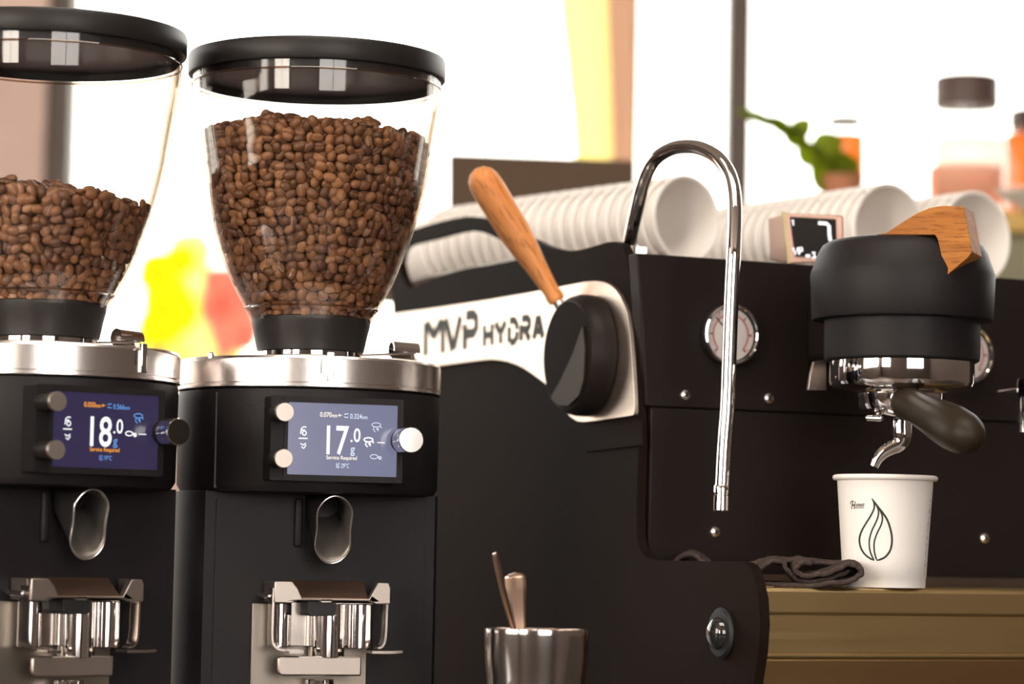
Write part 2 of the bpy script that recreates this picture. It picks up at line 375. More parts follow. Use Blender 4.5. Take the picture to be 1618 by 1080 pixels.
    gr = lambda x, y, z: Matrix.Rotation(ga, 3, 'Z') @ Vector((x, y, z))
    bl = [(.036, -.012), (.055, -.012), (.070, -.008), (.084, -.007), (.084, .007), (.070, .008), (.055, .012), (.036, .012)]
    gp = mk('gate_blade', MB().prism([bl], lambda x, y, d: gr(x, y, Z(.1462) + d + (x - .036) * .08), 0, .0012), K['steel_soft'], bevel=.0003, **H)
    gb = MB(); v, f = stroke([(.0063 * cos(radians(q)), .153 + .0063 * sin(radians(q))) for q in range(-95, 200, 12)], .0011); nn = len(v)
    gb.add([gr(.066, p.x, Z(p.y)) for p in v] + [gr(.0875, p.x, Z(p.y - .0008)) for p in v], [q for q in f] + [tuple(nn + i for i in reversed(q)) for q in f]
           + [(i, i + 2, nn + i + 2, nn + i) for i in range(0, nn - 2, 2)] + [(i + 1, nn + i + 1, nn + i + 3, i + 3) for i in range(0, nn - 2, 2)] + [(0, 1, nn + 1, nn), (nn - 2, nn - 1, 2 * nn - 1, 2 * nn - 2)])
    mk('gate_grip', gb, K['chrome'], **H)
    # display
    fy = lambda a, b, d: Vector((a, -d, b))
    z0, z1 = Z(.0475), Z(.1085)
    disp = mk('display', MB().prism([rrect(-.054, .0445, z0, z1, .0015)], fy, .080, .1045).prism([rrect(-.0445, .0445, z0, z1, .0015), list(reversed(rrect(-.0416, .0402, z0 + .0045, z1 - .0045, .0008)))], fy, .1045, .1062), K['black'], bevel=.0006, **L)
    D = dict(parent=disp, world=False)
    sx0, sx1, sz0, sz1 = -.0416, .0402, z0 + .0042, z1 - .0042
    mk('screen', MB().prism([[(sx0, sz0), (sx1, sz0), (sx1, sz1), (sx0, sz1)]], fy, .1045, .1050), emis('screen_glow', cfg['scr'], 1), **D)
    # layout in crop pixels: screen spans 645..1225 x 633..1015
    def sm(cx, cy): return (sx0 + (cx - 645) / 580 * (sx1 - sx0), sz1 - (cy - 633) / 382 * (sz1 - sz0))
    u = (sx1 - sx0) / 580
    def put(name, s, cx, cy, h, w, colr, off=.0):
        vs, fs = text2d(s, 1.0, 1.0, off)
        xs = [v[0] for v in vs]; ys = [v[1] for v in vs]; x0, x1, y0, y1 = min(xs), max(xs), min(ys), max(ys)
        bx, by = sm(cx, cy)
        q = [Vector((bx + (v[0] - x0) / (x1 - x0) * w * u, -.1052, by + (v[1] - y0) / (y1 - y0) * h * u)) for v in vs]
        return mk(name, MB().add(q, fs), colr, fix=False, **D)
    def lines(name, strokes, w, colr):
        mb = MB()
        for st in strokes:
            v, f = stroke([sm(*p) for p in st], w * u); mb.add([Vector((a.x, -.1052, a.y)) for a in v], f)
        return mk(name, mb, colr, fix=False, **D)
    wh, ac, ac2 = emis('screen_white', (1, 1, 1, 1), 1.1), emis('screen_accent', cfg['acc'], 1), emis('screen_blue', cfg['blu'], 1)
    big = cfg['big']
    put('weight_reading', big, 850, 905, 150, 118, wh, .012)
    put('decimal_reading', '.', 976, 835, 12, 12, wh, .02); put('decimal_reading', '0', 993, 835, 72, 36, wh, .01)
    put('unit_reading', 'g', 977, 908, 44, 24, ac2, .01)
    put('service_message', 'Service Required', 850, 935, 26, 163, ac, .02)
    put('temperature_reading', cfg['temp'], 930, 972, 24, 42, ac2, .01)
    lines('temperature_symbol', [[(906, 948), (906, 972)], [(914, 946), (920, 950), (912, 960), (921, 968), (914, 974), (909, 968)]], 4, ac2)
    put('distance_reading', cfg['t1'], 812, 708, 26, 62, ac, .02); put('distance_reading', 'mm', 876, 708, 14, 28, ac, .02)
    put('gap_reading', cfg['t2'], 972, 712, 26, 62, ac2, .01); put('gap_reading', 'mm', 1036, 712, 14, 28, ac2, .01)
    lines('arrow_symbol', [[(928, 696), (910, 696)], [(918, 689), (909, 696), (918, 703)]], 4, ac)
    lines('gap_symbol', [[(940, 690), (962, 686)], [(940, 704), (962, 706)]], 5, ac2)
    circ = lambda x, y, rx, ry, a0=0, a1=360: [(x + rx * cos(radians(t)), y + ry * sin(radians(t))) for t in range(a0, a1 + 1, 20)]
    lines('adjust_symbol', [circ(732, 795, 10, 11), [(712, 800), (716, 770), (728, 762), (742, 764)], [(715, 780), (734, 778)], [(702, 823), (750, 823)],
                            [(712, 850), (728, 858), (742, 848)], [(718, 866), (730, 876), (742, 858)]], 6, wh)
    for (x, y, c_, w_, k) in cfg['icons']:
        if k: st = [circ(x, y - 12, 24, 11), [(x - 10, y), (x - 16, y + 14), (x - 4, y + 26)], [(x + 6, y), (x + 10, y + 22)], [(x + 20, y - 4), (x + 30, y + 4)], [(x - 2, y + 10), (x + 14, y + 10)]]
        else: st = [circ(x - 8, y, 20, 11), [(x + 8, y - 6), (x + 26, y + 10)], circ(x + 24, y + 6, 7, 8)]
        lines('portafilter_symbol', st, w_, wh if c_ == 'w' else ac2)
    lines('pointer_line', [[(1118, 833), (1160, 833)]], 4, wh)
    yfr = lambda cx, cz: (lambda x, y, z: Vector((cx + x, -z, cz + y)))
    face = mat('spun_button_face', (.52, .45, .40, 1), .38, 1)
    for cz in (Z(.0955), Z(.0625)):
        b = mk('button', MB().lathe([(.0060, .1040), (.0062, .1045), (.0062, .118), (.0066, .1185), (.0066, .1265), (.0062, .1270)], 40, fr=yfr(-.0500, cz)), K['rubber'], **L)
        mk('button_cap', MB().lathe([(.0066, .1270), (.0068, .1273), (.0068, .1292), (.0064, .1300)], 40, fr=yfr(-.0500, cz)), face, parent=b, world=False)
    kn = mk('control_knob', MB().lathe([(.0085, .1045), (.0088, .105), (.0090, .1125)], 48, fr=yfr(.0440, Z(.0785))), K['rubber'], **L)
    mk('knob_grip', MB().lathe([(.0094, .1128), (.0098, .1132), (.0098, .1275), (.0094, .1290)], 48, fr=yfr(.0440, Z(.0785))), K['chrome'], parent=kn, world=False)
    mk('knob_face', MB().lathe([(.0088, .1288), (.0088, .12945), (.001, .1295)], 48, fr=yfr(.0440, Z(.0785))), K['steel'] if cfg['kface'] else K['rubber'], parent=kn, world=False)
    # coffee chute : thin-walled scoop whose mouth faces forward
    n = 40; rings = []
    for (cy_, hw, zc, hz, waist) in ((-.083, .0140, .0130, .0245, .05), (-.0800, .0138, .0150, .0225, .04), (-.066, .0130, .0230, .0150, 0), (-.046, .0120, .0330, .0100, 0)):
        rg = []
        for k in range(n):
            t = 2 * pi * k / n; x = hw * cos(t); zz = sin(t)
            x = math.copysign(min(abs(x) * 1.18, hw), x) * (1 - waist * (1 - abs(zz)) * 2)
            lean = (-.010 * (zz * .5)) if cy_ < -.06 else 0
            rg.append((x, cy_ - lean * -1 + 0.0, Z(zc + hz * zz)))
        rings.append(rg)
    vs = [p for rg in rings for p in rg]; fs = [(i * n + k, i * n + (k + 1) % n, (i + 1) * n + (k + 1) % n, (i + 1) * n + k) for i in range(3) for k in range(n)]
    ch = mk('chute', MB().add(vs, fs), K['black'], fix=True, **L)
    ch.data.materials.append(K['grey_metal'])
    so = ch.modifiers.new('wall', 'SOLIDIFY'); so.thickness = .0010; so.offset = 0; so.material_offset = 1
    mk('chute_rim', MB().tube(rings[0] + rings[0][:2], .0007, 8, False), K['steel'], parent=ch, world=False)
    mk('chute_mount', MB().box((-.0215, -.053, Z(.000)), (-.0155, -.0475, Z(.036))), K['black'], bevel=.002, **L)
    # portafilter fork
    lf = lambda cx, cy: ((cx - 609.5) * .0001503, Z(.0574 - cy * .0001458))
    def plate(name, pts, d0, d1, m_, par, bev=.0006):
        return mk(name, MB().prism([[lf(*p) for p in pts]], fy, d0, d1), m_, parent=par, world=False, bevel=bev)
    fk = plate('portafilter_fork', [(265, 680), (850, 680), (850, 1200), (265, 1200)], .0475, .0500, mat('fork_back_plate', (.27, .235, .20, 1), .4, 1), g)
    plate('fork_bracket', [(322, 566), (412, 566), (440, 600), (462, 648), (795, 648), (815, 610), (838, 566), (895, 566), (905, 590), (905, 672), (832, 674), (800, 658), (612, 658), (608, 668), (552, 668), (548, 658), (440, 660), (405, 674), (322, 672)], .0760, .0830, K['steel_soft'], fk, .0012)
    for (xa, xb) in ((322, 345), (880, 905)):
        plate('fork_arm', [(xa, 566), (xb, 566), (xb, 670), (xa, 670)], .050, .0765, K['steel_soft'], fk)
    (xa, za), (xb, zb) = lf(425, 562), lf(825, 645)
    mk('fork_liner', MB().add([(xa, -.050, za), (xb, -.050, za), (xb - .004, -.077, zb), (xa + .004, -.077, zb), (xa, -.050, za - .002), (xb, -.050, za - .002), (xb - .004, -.077, zb - .001), (xa + .004, -.077, zb - .001)],
                              [(0, 1, 2, 3), (7, 6, 5, 4), (0, 3, 7, 4), (1, 5, 6, 2), (3, 2, 6, 7), (0, 4, 5, 1)]), K['copper'], parent=fk, world=False)
    def strip(name, path, w, d0, d1, par=fk, m_=None):
        v, f = stroke([lf(p.x, p.y) for p in crom([(a, b, 0) for a, b in path], 6)], w); nn = len(v)
        vs = [Vector((p.x, -d0, p.y)) for p in v] + [Vector((p.x, -d1, p.y)) for p in v]
        ff = [q for q in f] + [tuple(nn + i for i in reversed(q)) for q in f]
        for i in range(0, nn - 2, 2): ff += [(i, i + 2, nn + i + 2, nn + i), (i + 1, nn + i + 1, nn + i + 3, i + 3)]
        ff += [(0, 1, nn + 1, nn), (nn - 2, nn - 1, 2 * nn - 1, 2 * nn - 2)]
        return mk(name, MB().add(vs, ff), m_ or K['forks'], parent=par, world=False)
    strip('fork_strap', [(322, 600), (320, 700), (320, 840), (330, 882), (365, 905), (455, 908)], .0016, .068, .0815)
    strip('fork_strap', [(893, 600), (890, 700), (886, 840), (872, 882), (850, 893)], .0016, .068, .0815)
    strip('fork_tab', [(808, 912), (860, 912), (905, 912), (962, 908)], .0020, .070, .088)
    strip('fork_tab', [(392, 912), (430, 912), (462, 912)], .0024, .070, .090)
    def cyl(name, cx, r, cy0, cy1, y, m_=None):
        x, zt = lf(cx, cy0); _, zb_ = lf(cx, cy1)
        return mk(name, MB().lathe([(r * .94, zb_), (r, zb_ + .0006), (r, zt - .0006), (r * .94, zt)], 40, (x, y)), m_ or K['chrome'], parent=fk, world=False)
    cyl('fork_cylinder', 617, .0132, 675, 946, -.0655); cyl('fork_cylinder', 385, .0085, 676, 895, -.062); cyl('fork_cylinder', 785, .0105, 676, 900, -.061)
    cyl('fork_cylinder', 585, .0105, 1052, 1250, -.0660)
    plate('fork_web', [(440, 670), (860, 670), (860, 890), (440, 890)], .0500, .0600, K['forks'], fk)
    plate('sensor_window', [(492, 663), (633, 663), (633, 722), (620, 736), (505, 736), (492, 722)], .0600, .0812, K['gap'], fk, .0004)
    plate('fork_crossbar', [(355, 945), (372, 936), (775, 936), (775, 1034), (385, 1034), (360, 1020), (355, 1000)], .0735, .0775, K['steel_soft'], fk, .0012)
    hx, hz_ = lf(303, 640)
    mk('fork_screw', MB().lathe([(.0022, .050), (.0022, .078), (.001, .0795)], 16, fr=lambda x, y, z: Vector((hx + x, -z, hz_ + y))), K['chrome'], parent=fk, world=False)
    return g, P
G2cfg = dict(scr=sr(116, 118, 146), acc=sr(255, 246, 230), blu=sr(225, 235, 255), big='17', temp='29°C', t1='0.070', t2='0.324', seam=-57, tab=-7, gate=6, kface=1,
             icons=[(1112, 752, 'b', 4, 1), (1072, 832, 'w', 7, 1), (1112, 908, 'b', 4, 0)])
G1cfg = dict(scr=sr(46, 39, 72), acc=sr(255, 165, 40), blu=sr(105, 160, 235), big='18', temp='19°C', t1='0.050', t2='0.566', seam=-57, tab=17, gate=10, kface=0,
             icons=[(1112, 752, 'b', 5, 1), (1072, 832, 'w', 6, 0)])
YAW2, YAW1 = radians(14 + 4.1), radians(25.6 + 9.5)
g1, GP1 = grinder(58, 2.07, YAW1, 'black coffee grinder at the left edge, its dark violet screen reading 18.0', G1cfg)
g2, GP2 = grinder(483, 2.163, YAW2, 'black coffee grinder beside the espresso machine, its pale screen reading 17.0', G2cfg)

# ------------------------------------------------------------------ coffee beans
def bean_mesh():
    nu, nv = 12, 9; vs = []; cr_ = []
    vs.append((-1, 0, 0)); cr_.append(0)
    for i in range(1, nv - 1 + 1):
        th = pi * i / (nv)
        x = -cos(th); r = sin(th) ** .8
        for k in range(nu):
            a = 2 * pi * k / nu + pi / 2
            y = r * cos(a); z = r * sin(a); c = 0
            if z < 0:
                z *= .62
                if abs(y) < .05: z *= .62; c = 1
            vs.append((x, y, z)); cr_.append(c)
    vs.append((1, 0, 0)); cr_.append(0); fs = []
    for k in range(nu): fs.append((0, 1 + (k + 1) % nu, 1 + k))
    for i in range(nv - 2):
        for k in range(nu):
            k2 = (k + 1) % nu; a = 1 + i * nu; fs.append((a + k, a + k2, a + nu + k2, a + nu + k))
    a = 1 + (nv - 2) * nu; e = len(vs) - 1
    for k in range(nu): fs.append((a + k, a + (k + 1) % nu, e))
    V = np.array(vs); V[:, 0] *= .0049; V[:, 1] *= .0037; V[:, 2] *= .0033
    return V, fs, np.array(cr_, dtype=np.float32)
BV, BF, BC = bean_mesh()
def bean_mat(name, attr):
    m = bpy.data.materials.new(name); m.use_nodes = True; n = m.node_tree.nodes; L = m.node_tree.links; b = n['Principled BSDF']
    b.inputs['Roughness'].default_value = .42; b.inputs['Specular IOR Level'].default_value = .45
    if attr: src = n.new('ShaderNodeAttribute'); src.attribute_name = 'shade'; s = src.outputs['Fac']
    else: src = n.new('ShaderNodeObjectInfo'); s = src.outputs['Random']
    r = n.new('ShaderNodeValToRGB'); e = r.color_ramp.elements; e[0].color = (.095, .036, .014, 1); e[1].color = (.31, .135, .055, 1); e.new(.5).color = (.18, .073, .029, 1)
    L.new(s, r.inputs[0]); c = n.new('ShaderNodeAttribute'); c.attribute_name = 'crease'
    pw = n.new('ShaderNodeMath'); pw.operation = 'POWER'; pw.inputs[1].default_value = 5; L.new(c.outputs['Fac'], pw.inputs[0])
    mx = n.new('ShaderNodeMix'); mx.data_type = 'RGBA'; L.new(pw.outputs[0], mx.inputs[0]); L.new(r.outputs[0], mx.inputs[6]); mx.inputs[7].default_value = (.40, .22, .10, 1)
    L.new(mx.outputs[2], b.inputs['Base Color'])
    t = n.new('ShaderNodeTexCoord'); x = n.new('ShaderNodeTexNoise'); x.inputs['Scale'].default_value = 900; L.new(t.outputs['Object'], x.inputs[0])
    bb = n.new('ShaderNodeBump'); bb.inputs['Strength'].default_value = .3; bb.inputs['Distance'].default_value = .0003; L.new(x.outputs[0], bb.inputs['Height']); L.new(bb.outputs[0], b.inputs['Normal'])
    return m
KB1, KB2 = bean_mat('roasted_bean', False), bean_mat('roasted_bean_mass', True)
def bean_me(name, V, F_, C_, shade, m_):
    me = bpy.data.meshes.new(name); me.from_pydata(V.tolist(), [], F_); me.update()
    a = me.attributes.new('crease', 'FLOAT', 'POINT'); a.data.foreach_set('value', C_.astype(np.float32))
    if shade is not None: a = me.attributes.new('shade', 'FLOAT', 'POINT'); a.data.foreach_set('value', shade.astype(np.float32))
    me.shade_smooth(); me.materials.append(m_); return me
rng = np.random.default_rng(5)
def rotm(nrm, spin, flip):
    n_ = Vector(nrm).normalized(); t = Vector((0, 0, 1)).cross(n_)
    if t.length < .1: t = Vector((1, 0, 0))
    t.normalize(); b = n_.cross(t)
    d = t * cos(spin) + b * sin(spin); e = n_.cross(d)
    s = -1 if flip else 1
    return Matrix((d, e * s, n_ * s)).transposed()
def fill(P, top, heap, tilt, tdir):
    """bean poses inside one hopper: (centre, rotation, scale, score)"""
    out = []
    def level(x, y, r): return top + heap * (1 - (r / .09) ** 2) - tilt * (x * cos(tdir) + y * sin(tdir)) + .0035 * sin(x * 90 + 1) * cos(y * 70)
    for layer, (inset, dz, da) in enumerate(((.0048, .0066, .0076), (.0098, .0068, .0080))):
        z = .1745
        while z < top + .03:
            r = hop_r(z) - inset; nb = int(2 * pi * r / da); ph = rng.random() * 6
            for k in range(nb):
                a = ph + 2 * pi * k / nb + rng.normal() * .16 * da / r
                zz = z + rng.normal() * .0011; rr = hop_r(zz) - inset - abs(rng.normal()) * .0012
                x, y = rr * cos(a), rr * sin(a)
                if zz > level(x, y, rr): continue
                n_ = Vector((cos(a) + rng.normal() * .35, sin(a) + rng.normal() * .35, -.35 + rng.normal() * .35))
                out.append((Vector((P.x + x, P.y + y, Z(zz))), rotm(n_, rng.random() * 6.28, rng.random() < .24), .90 + rng.random() * .22,
                            (-(cos(a) * P.x + sin(a) * P.y) / P.xy.length if layer == 0 else -9)))
            z += dz
    r = .002
    while r < .088:                                    # heaped top surface, two deep
        nb = max(1, int(2 * pi * r / .0078))
        for k in range(nb):
            a = 2 * pi * k / nb + rng.random() * .3; x, y = r * cos(a), r * sin(a); lv = level(x, y, r)
            if r > hop_r(lv) - .012: continue
            for q in (0, .0055):
                out.append((Vector((P.x + x, P.y + y, Z(lv - q + rng.normal() * .001))), rotm((rng.normal() * .5, rng.normal() * .5, 1), rng.random() * 6.28, rng.random() < .4), .9 + rng.random() * .2, -9))
        r += .0074
    prof = [(max(hop_r(z) - .0150, .01), Z(z)) for z in np.linspace(.1745, top - .012, 16)]
    return out, prof
beans1, core1 = fill(GP1, .247, .010, .10, -.3)
beans2, core2 = fill(GP2, .309, .012, .03, .5)
def in_view(p):
    d = p - EYE; s_ = d.dot(FW); return CX + F * d.dot(RT) / s_ > 8
cand = [(b[3], w, i) for w, bb in ((1, beans1), (2, beans2)) for i, b in enumerate(bb) if b[3] > -5 and in_view(b[0])]
cand.sort(reverse=True); pick = {(w, i) for _, w, i in cand[:300]}
sm_ = bean_me('coffee_bean', BV, BF, BC, None, KB1)
for w, bb, core, where in ((1, beans1, core1, 'left'), (2, beans2, core2, 'right')):
    rest = []
    for i, (c, R3, s_, _) in enumerate(bb):
        if (w, i) in pick:
            o = bpy.data.objects.new('coffee_bean', sm_); COL.objects.link(o)
            mm_ = Matrix.Translation(c) @ R3.to_4x4() @ Matrix.Scale(s_, 4); o.matrix_world = mm_
            tag(o, 'roasted brown coffee bean pressed against the front of the %s grinder hopper' % where, 'coffee bean', 'single coffee beans in the %s hopper' % where)
        else: rest.append((c, R3, s_))
    nb = len(rest); VV = np.empty((nb * len(BV), 3)); SH = np.empty(nb * len(BV)); FF = []
    for j, (c, R3, s_) in enumerate(rest):
        VV[j * len(BV):(j + 1) * len(BV)] = (BV * s_) @ np.array(R3).T + np.array(c); SH[j * len(BV):(j + 1) * len(BV)] = rng.random()
        o_ = j * len(BV); FF += [tuple(o_ + i for i in f) for f in BF]
    C_ = np.tile(BC, nb)
    mbc = MB().lathe(core, 40); P = GP1 if w == 1 else GP2; b0 = len(VV)
    VV = np.vstack([VV, np.array([(v.x + P.x, v.y + P.y, v.z) for v in mbc.v])]); FF += [tuple(b0 + i for i in f) for f in mbc.f]
    C_ = np.concatenate([C_, np.zeros(len(mbc.v))]); SH = np.concatenate([SH, np.zeros(len(mbc.v))])
    o = bpy.data.objects.new('coffee_bean_mass', bean_me('coffee_bean_mass', VV, FF, C_, SH, KB2)); COL.objects.link(o)
    tag(o, 'mass of roasted coffee beans %s the %s grinder hopper' % ('half filling' if w == 1 else 'nearly filling', where), 'coffee beans', kind='stuff')

# ================================================================== ESPRESSO MACHINE
mach = empty('espresso_machine', M(.4, .25, 0)); tag(mach, 'matte black espresso machine with a polished lettered steel plate on its side', 'espresso machine')
MP = dict(parent=mach)
sf = lambda u0: (lambda a, b, d: M(u0 + d, a, b))            # (v,z) on the side plane
ff = lambda v0: (lambda a, b, d: M(a, v0 + d, b))            # (u,z) on the front plane
# body core, top deck, cup tray
ztop = front(1015, 401)[1]
mk('body', MB().prism([[(.012, .05), (.54, .05), (.54, ztop - .012), (.012, ztop - .006)]], sf(.004), 0, 1.05), K['black2'], bevel=.004, **MP)
for (u, v) in ((.06, .08), (.06, .46), (1.0, .08), (1.0, .46)):
    mk('foot', MB().lathe([(.022, 0), (.024, .004), (.020, .03), (.018, .051)], 24, fr=lambda x, y, z: M(u + x, v + y, z)), K['rubber'], **MP)
CT = CAMZ + .2600
tray = mk('cup_tray', MB().box((.014, .205, CT - .004), (1.05, .74, CT - .001), M), K['grey_metal'], bevel=.001, **MP)
mk('tray_riser', MB().box((.05, .30, ztop - .02), (1.03, .52, CT - .004), M), K['black2'], parent=tray)
# side panel with its rail opening
outer = [side(*p) for p in [(1014, 640), (1012, 560), (1006, 480), (1001, 430), (996, 402), (990, 388), (979, 382), (966, 383), (953, 387), (936, 392), (921, 395.5), (907, 396.5), (893, 395.5), (872, 390), (855, 383), (835, 373), (812, 362), (790, 351.5), (768, 344), (747, 342), (725, 345), (700, 351), (681, 356), (665, 361), (649, 365.5), (642, 374), (637, 390), (627, 415), (620, 437), (623, 455), (626, 470), (627, 500), (627, 560)]]
outer += [(side(627, 600)[0], .30), (side(627, 600)[0], .06)]
outer += [(side(1190, 1080)[0], .06)] + [side(*p) for p in [(1199, 1075), (1206, 1030), (1209, 985), (1207, 945), (1200, 915), (1194, 897), (1184, 888.5), (1170, 886.5), (1100, 886), (1044, 885), (1032, 882), (1022, 874), (1016, 862), (1013, 845), (1013, 800), (1016, 700)]]
hole = [side(*p) for p in [(652, 386), (670, 382), (695, 376), (712, 371), (728, 367), (747, 364), (768, 367), (780, 371), (795, 378), (812, 387), (826, 396), (832, 406), (826, 412), (812, 415), (790, 417), (768, 420.5), (745, 424), (720, 430), (700, 436), (682, 443), (668, 448.5), (660, 452), (652, 456), (645, 445), (639, 430), (636, 414), (639, 398), (644, 390)]]
sp_ = mk('side_panel', MB().prism([outer, hole], sf(0), -.004, .004), K['sidep'], bevel=.0012, **MP)
# polished plate
pl = [side(*p) for p in [(621, 498), (700, 487), (782, 474.5), (845, 463.5), (913, 450.5), (935, 446), (952, 444.5), (966, 446), (976, 450), (985, 457), (993, 468), (999, 481), (1004, 496), (1008, 525), (1011, 558), (1014, 600), (1015.5, 629), (1016, 650), (1015, 655), (1011, 657), (992, 659.5), (970, 662.5), (950, 665.5), (934, 667), (924, 665.5), (913, 658), (900, 641), (888, 622), (874, 606), (855, 592), (842, 583), (828, 576), (813, 571), (799, 568.5), (785, 568), (771, 569.3), (714, 576.4), (660, 586), (621, 592)]]
plate = mk('name_plate', MB().prism([pl], sf(0), -.0075, -.004), K['plate'], bevel=.0008, **MP); plate['label'] = 'polished steel plate with cut-out letters'
lets = MB()
def letter(x0, x1, yt0, yb0, yt1, yb1, strokes, w):
    for st in strokes:
        P2 = []
        for (a, b) in st:
            x = x0 + (x1 - x0) * a; yt = yt0 + (yt1 - yt0) * a; yb = yb0 + (yb1 - yb0) * a; P2.append(side(x, yb + (yt - yb) * b, -.0078))
        P2 = [Vector((p[0], p[1], 0)) for p in P2]; v, f = stroke(P2, w); n = len(v)
        vs = [sf(0)(p.x, p.y, -.0076) for p in v] + [sf(0)(p.x, p.y, -.0079) for p in v]
        lets.add(vs, [q for q in f] + [tuple(n + i for i in q) for q in f])
G_ = {'M': [[(0, 0), (0, 1)], [(.08, .97), (.5, .55)], [(.5, .55), (.92, .97)], [(1, 0), (1, 1)]], 'V': [[(0, 1), (.47, .02)], [(.55, .1), (1, 1)]],
      'P': [[(0, 0), (0, .75)], [(.12, 1), (.75, 1), (1, .88), (1, .6), (.8, .45), (.2, .45)]], 'H': [[(0, 0), (0, 1)], [(.2, .5), (.8, .5)], [(1, 0), (1, 1)]],
      'Y': [[(0, 1), (.45, .5)], [(.55, .5), (1, 1)], [(.5, 0), (.5, .42)]], 'D': [[(0, 0), (0, .72)], [(.1, 1), (.7, 1), (1, .8), (1, .55)], [(1, .45), (1, .2), (.7, 0), (.15, 0)]],
      'R': [[(0, 0), (0, .72)], [(.12, 1), (.75, 1), (1, .85), (1, .65), (.8, .5), (.2, .5)], [(.55, .42), (1, 0)]], 'A': [[(0, 0), (.45, 1)], [(.55, 1), (1, 0)], [(.35, .33), (.75, .33)]]}
def word(ch, x0, x1, yts, w): letter(x0, x1, yts[0], yts[1], yts[2], yts[3], G_[ch], w)
bt = lambda x: 509.5 - (x - 671) * .170; bb_ = lambda x: 562 - (x - 671) * .163
st_ = lambda x: 513.5 - (x - 765) * .170; sb_ = lambda x: 546.5 - (x - 765) * .150
for ch, a, b in (('M', 672, 699), ('V', 704, 727), ('P', 734, 752)): word(ch, a, b, (bt(a), bb_(a), bt(b), bb_(b)), .0092)
for ch, a, b in (('H', 765, 777), ('Y', 783, 798), ('D', 804, 816), ('R', 823, 836), ('A', 843, 857)): word(ch, a, b, (st_(a), sb_(a), st_(b), sb_(b)), .0064)
mk('lettering', lets, K['gap'], parent=plate, fix=False)
# small cover under the plate
cv = [side(*p, -.005) for p in [(926, 714), (936, 688), (955, 672), (1014, 664), (1017, 703)]]
mk('side_cover', MB().prism([cv], sf(0), -.0058, -.004), K['sidep'], bevel=.0005, **MP)
# grommet with domed bolt on the lower side panel
gv, gz = side(1150, 1000)
gf = lambda x, y, z: M(-.004 - z, gv + x, gz + y)
gm = mk('leg_bolt', MB().lathe([(.0185, 0), (.019, .002), (.017, .004), (.0125, .0045)], 40, fr=gf), K['gap'], **MP)
mk('bolt_dome', MB().lathe([(.0122, .003), (.0120, .006), (.0095, .0095), (.005, .0115), (.001, .012)], 40, fr=gf), mat('dark_glossy_dome', (.02, .018, .016, 1), .08, coat=1), parent=gm)
# front panels
up_ = [front(*p) for p in [(1001, 401), (1618, 441)]]
uR = 1.03
zr = ztop
fp = MB().prism([[front(1018, 641), (uR, front(1018, 641)[1] + .0), (uR, zr), (front(1003, 402)[0], zr), (front(1008, 470)[0], front(1008, 470)[1]), (front(1014, 560)[0], front(1014, 560)[1])]], ff(0), -.0035, .012)
mk('upper_front_panel', fp, K['black2'], bevel=.0012, **MP)
zl = front(1018, 641)[1] - .001
mk('lower_front_panel', MB().prism([[(.006, .17), (uR, .17), (uR, zl), (.006, zl)]], ff(0), -.0025, .012), K['black2'], bevel=.0012, **MP)
def screw(px, py, v0, r=.0045, par=mach):
    u_, z_ = front(px, py, v0); fr = lambda x, y, z: M(u_ + x, v0 - z, z_ + y)
    s_ = mk('screw', MB().lathe([(r, 0), (r, .0006), (r * .85, .0019), (r * .5, .0027), (.0003, .0030)], 28, fr=fr), K['steel'], parent=par)
    q = MB()
    for a in (.5, .5 + pi / 2):
        rt = lambda x, y, z, a=a: fr(x * cos(a) - y * sin(a), x * sin(a) + y * cos(a), z)
        q.box((-r * .45, -r * .12, .0022), (r * .45, r * .12, .0032), rt)
    mk('screw_slot', q, K['gap'], parent=s_)
for p in ((1082, 624), (1214, 629)): screw(*p, -.0035)
for p in ((1129, 840), (1555, 850)): screw(*p, -.0025)
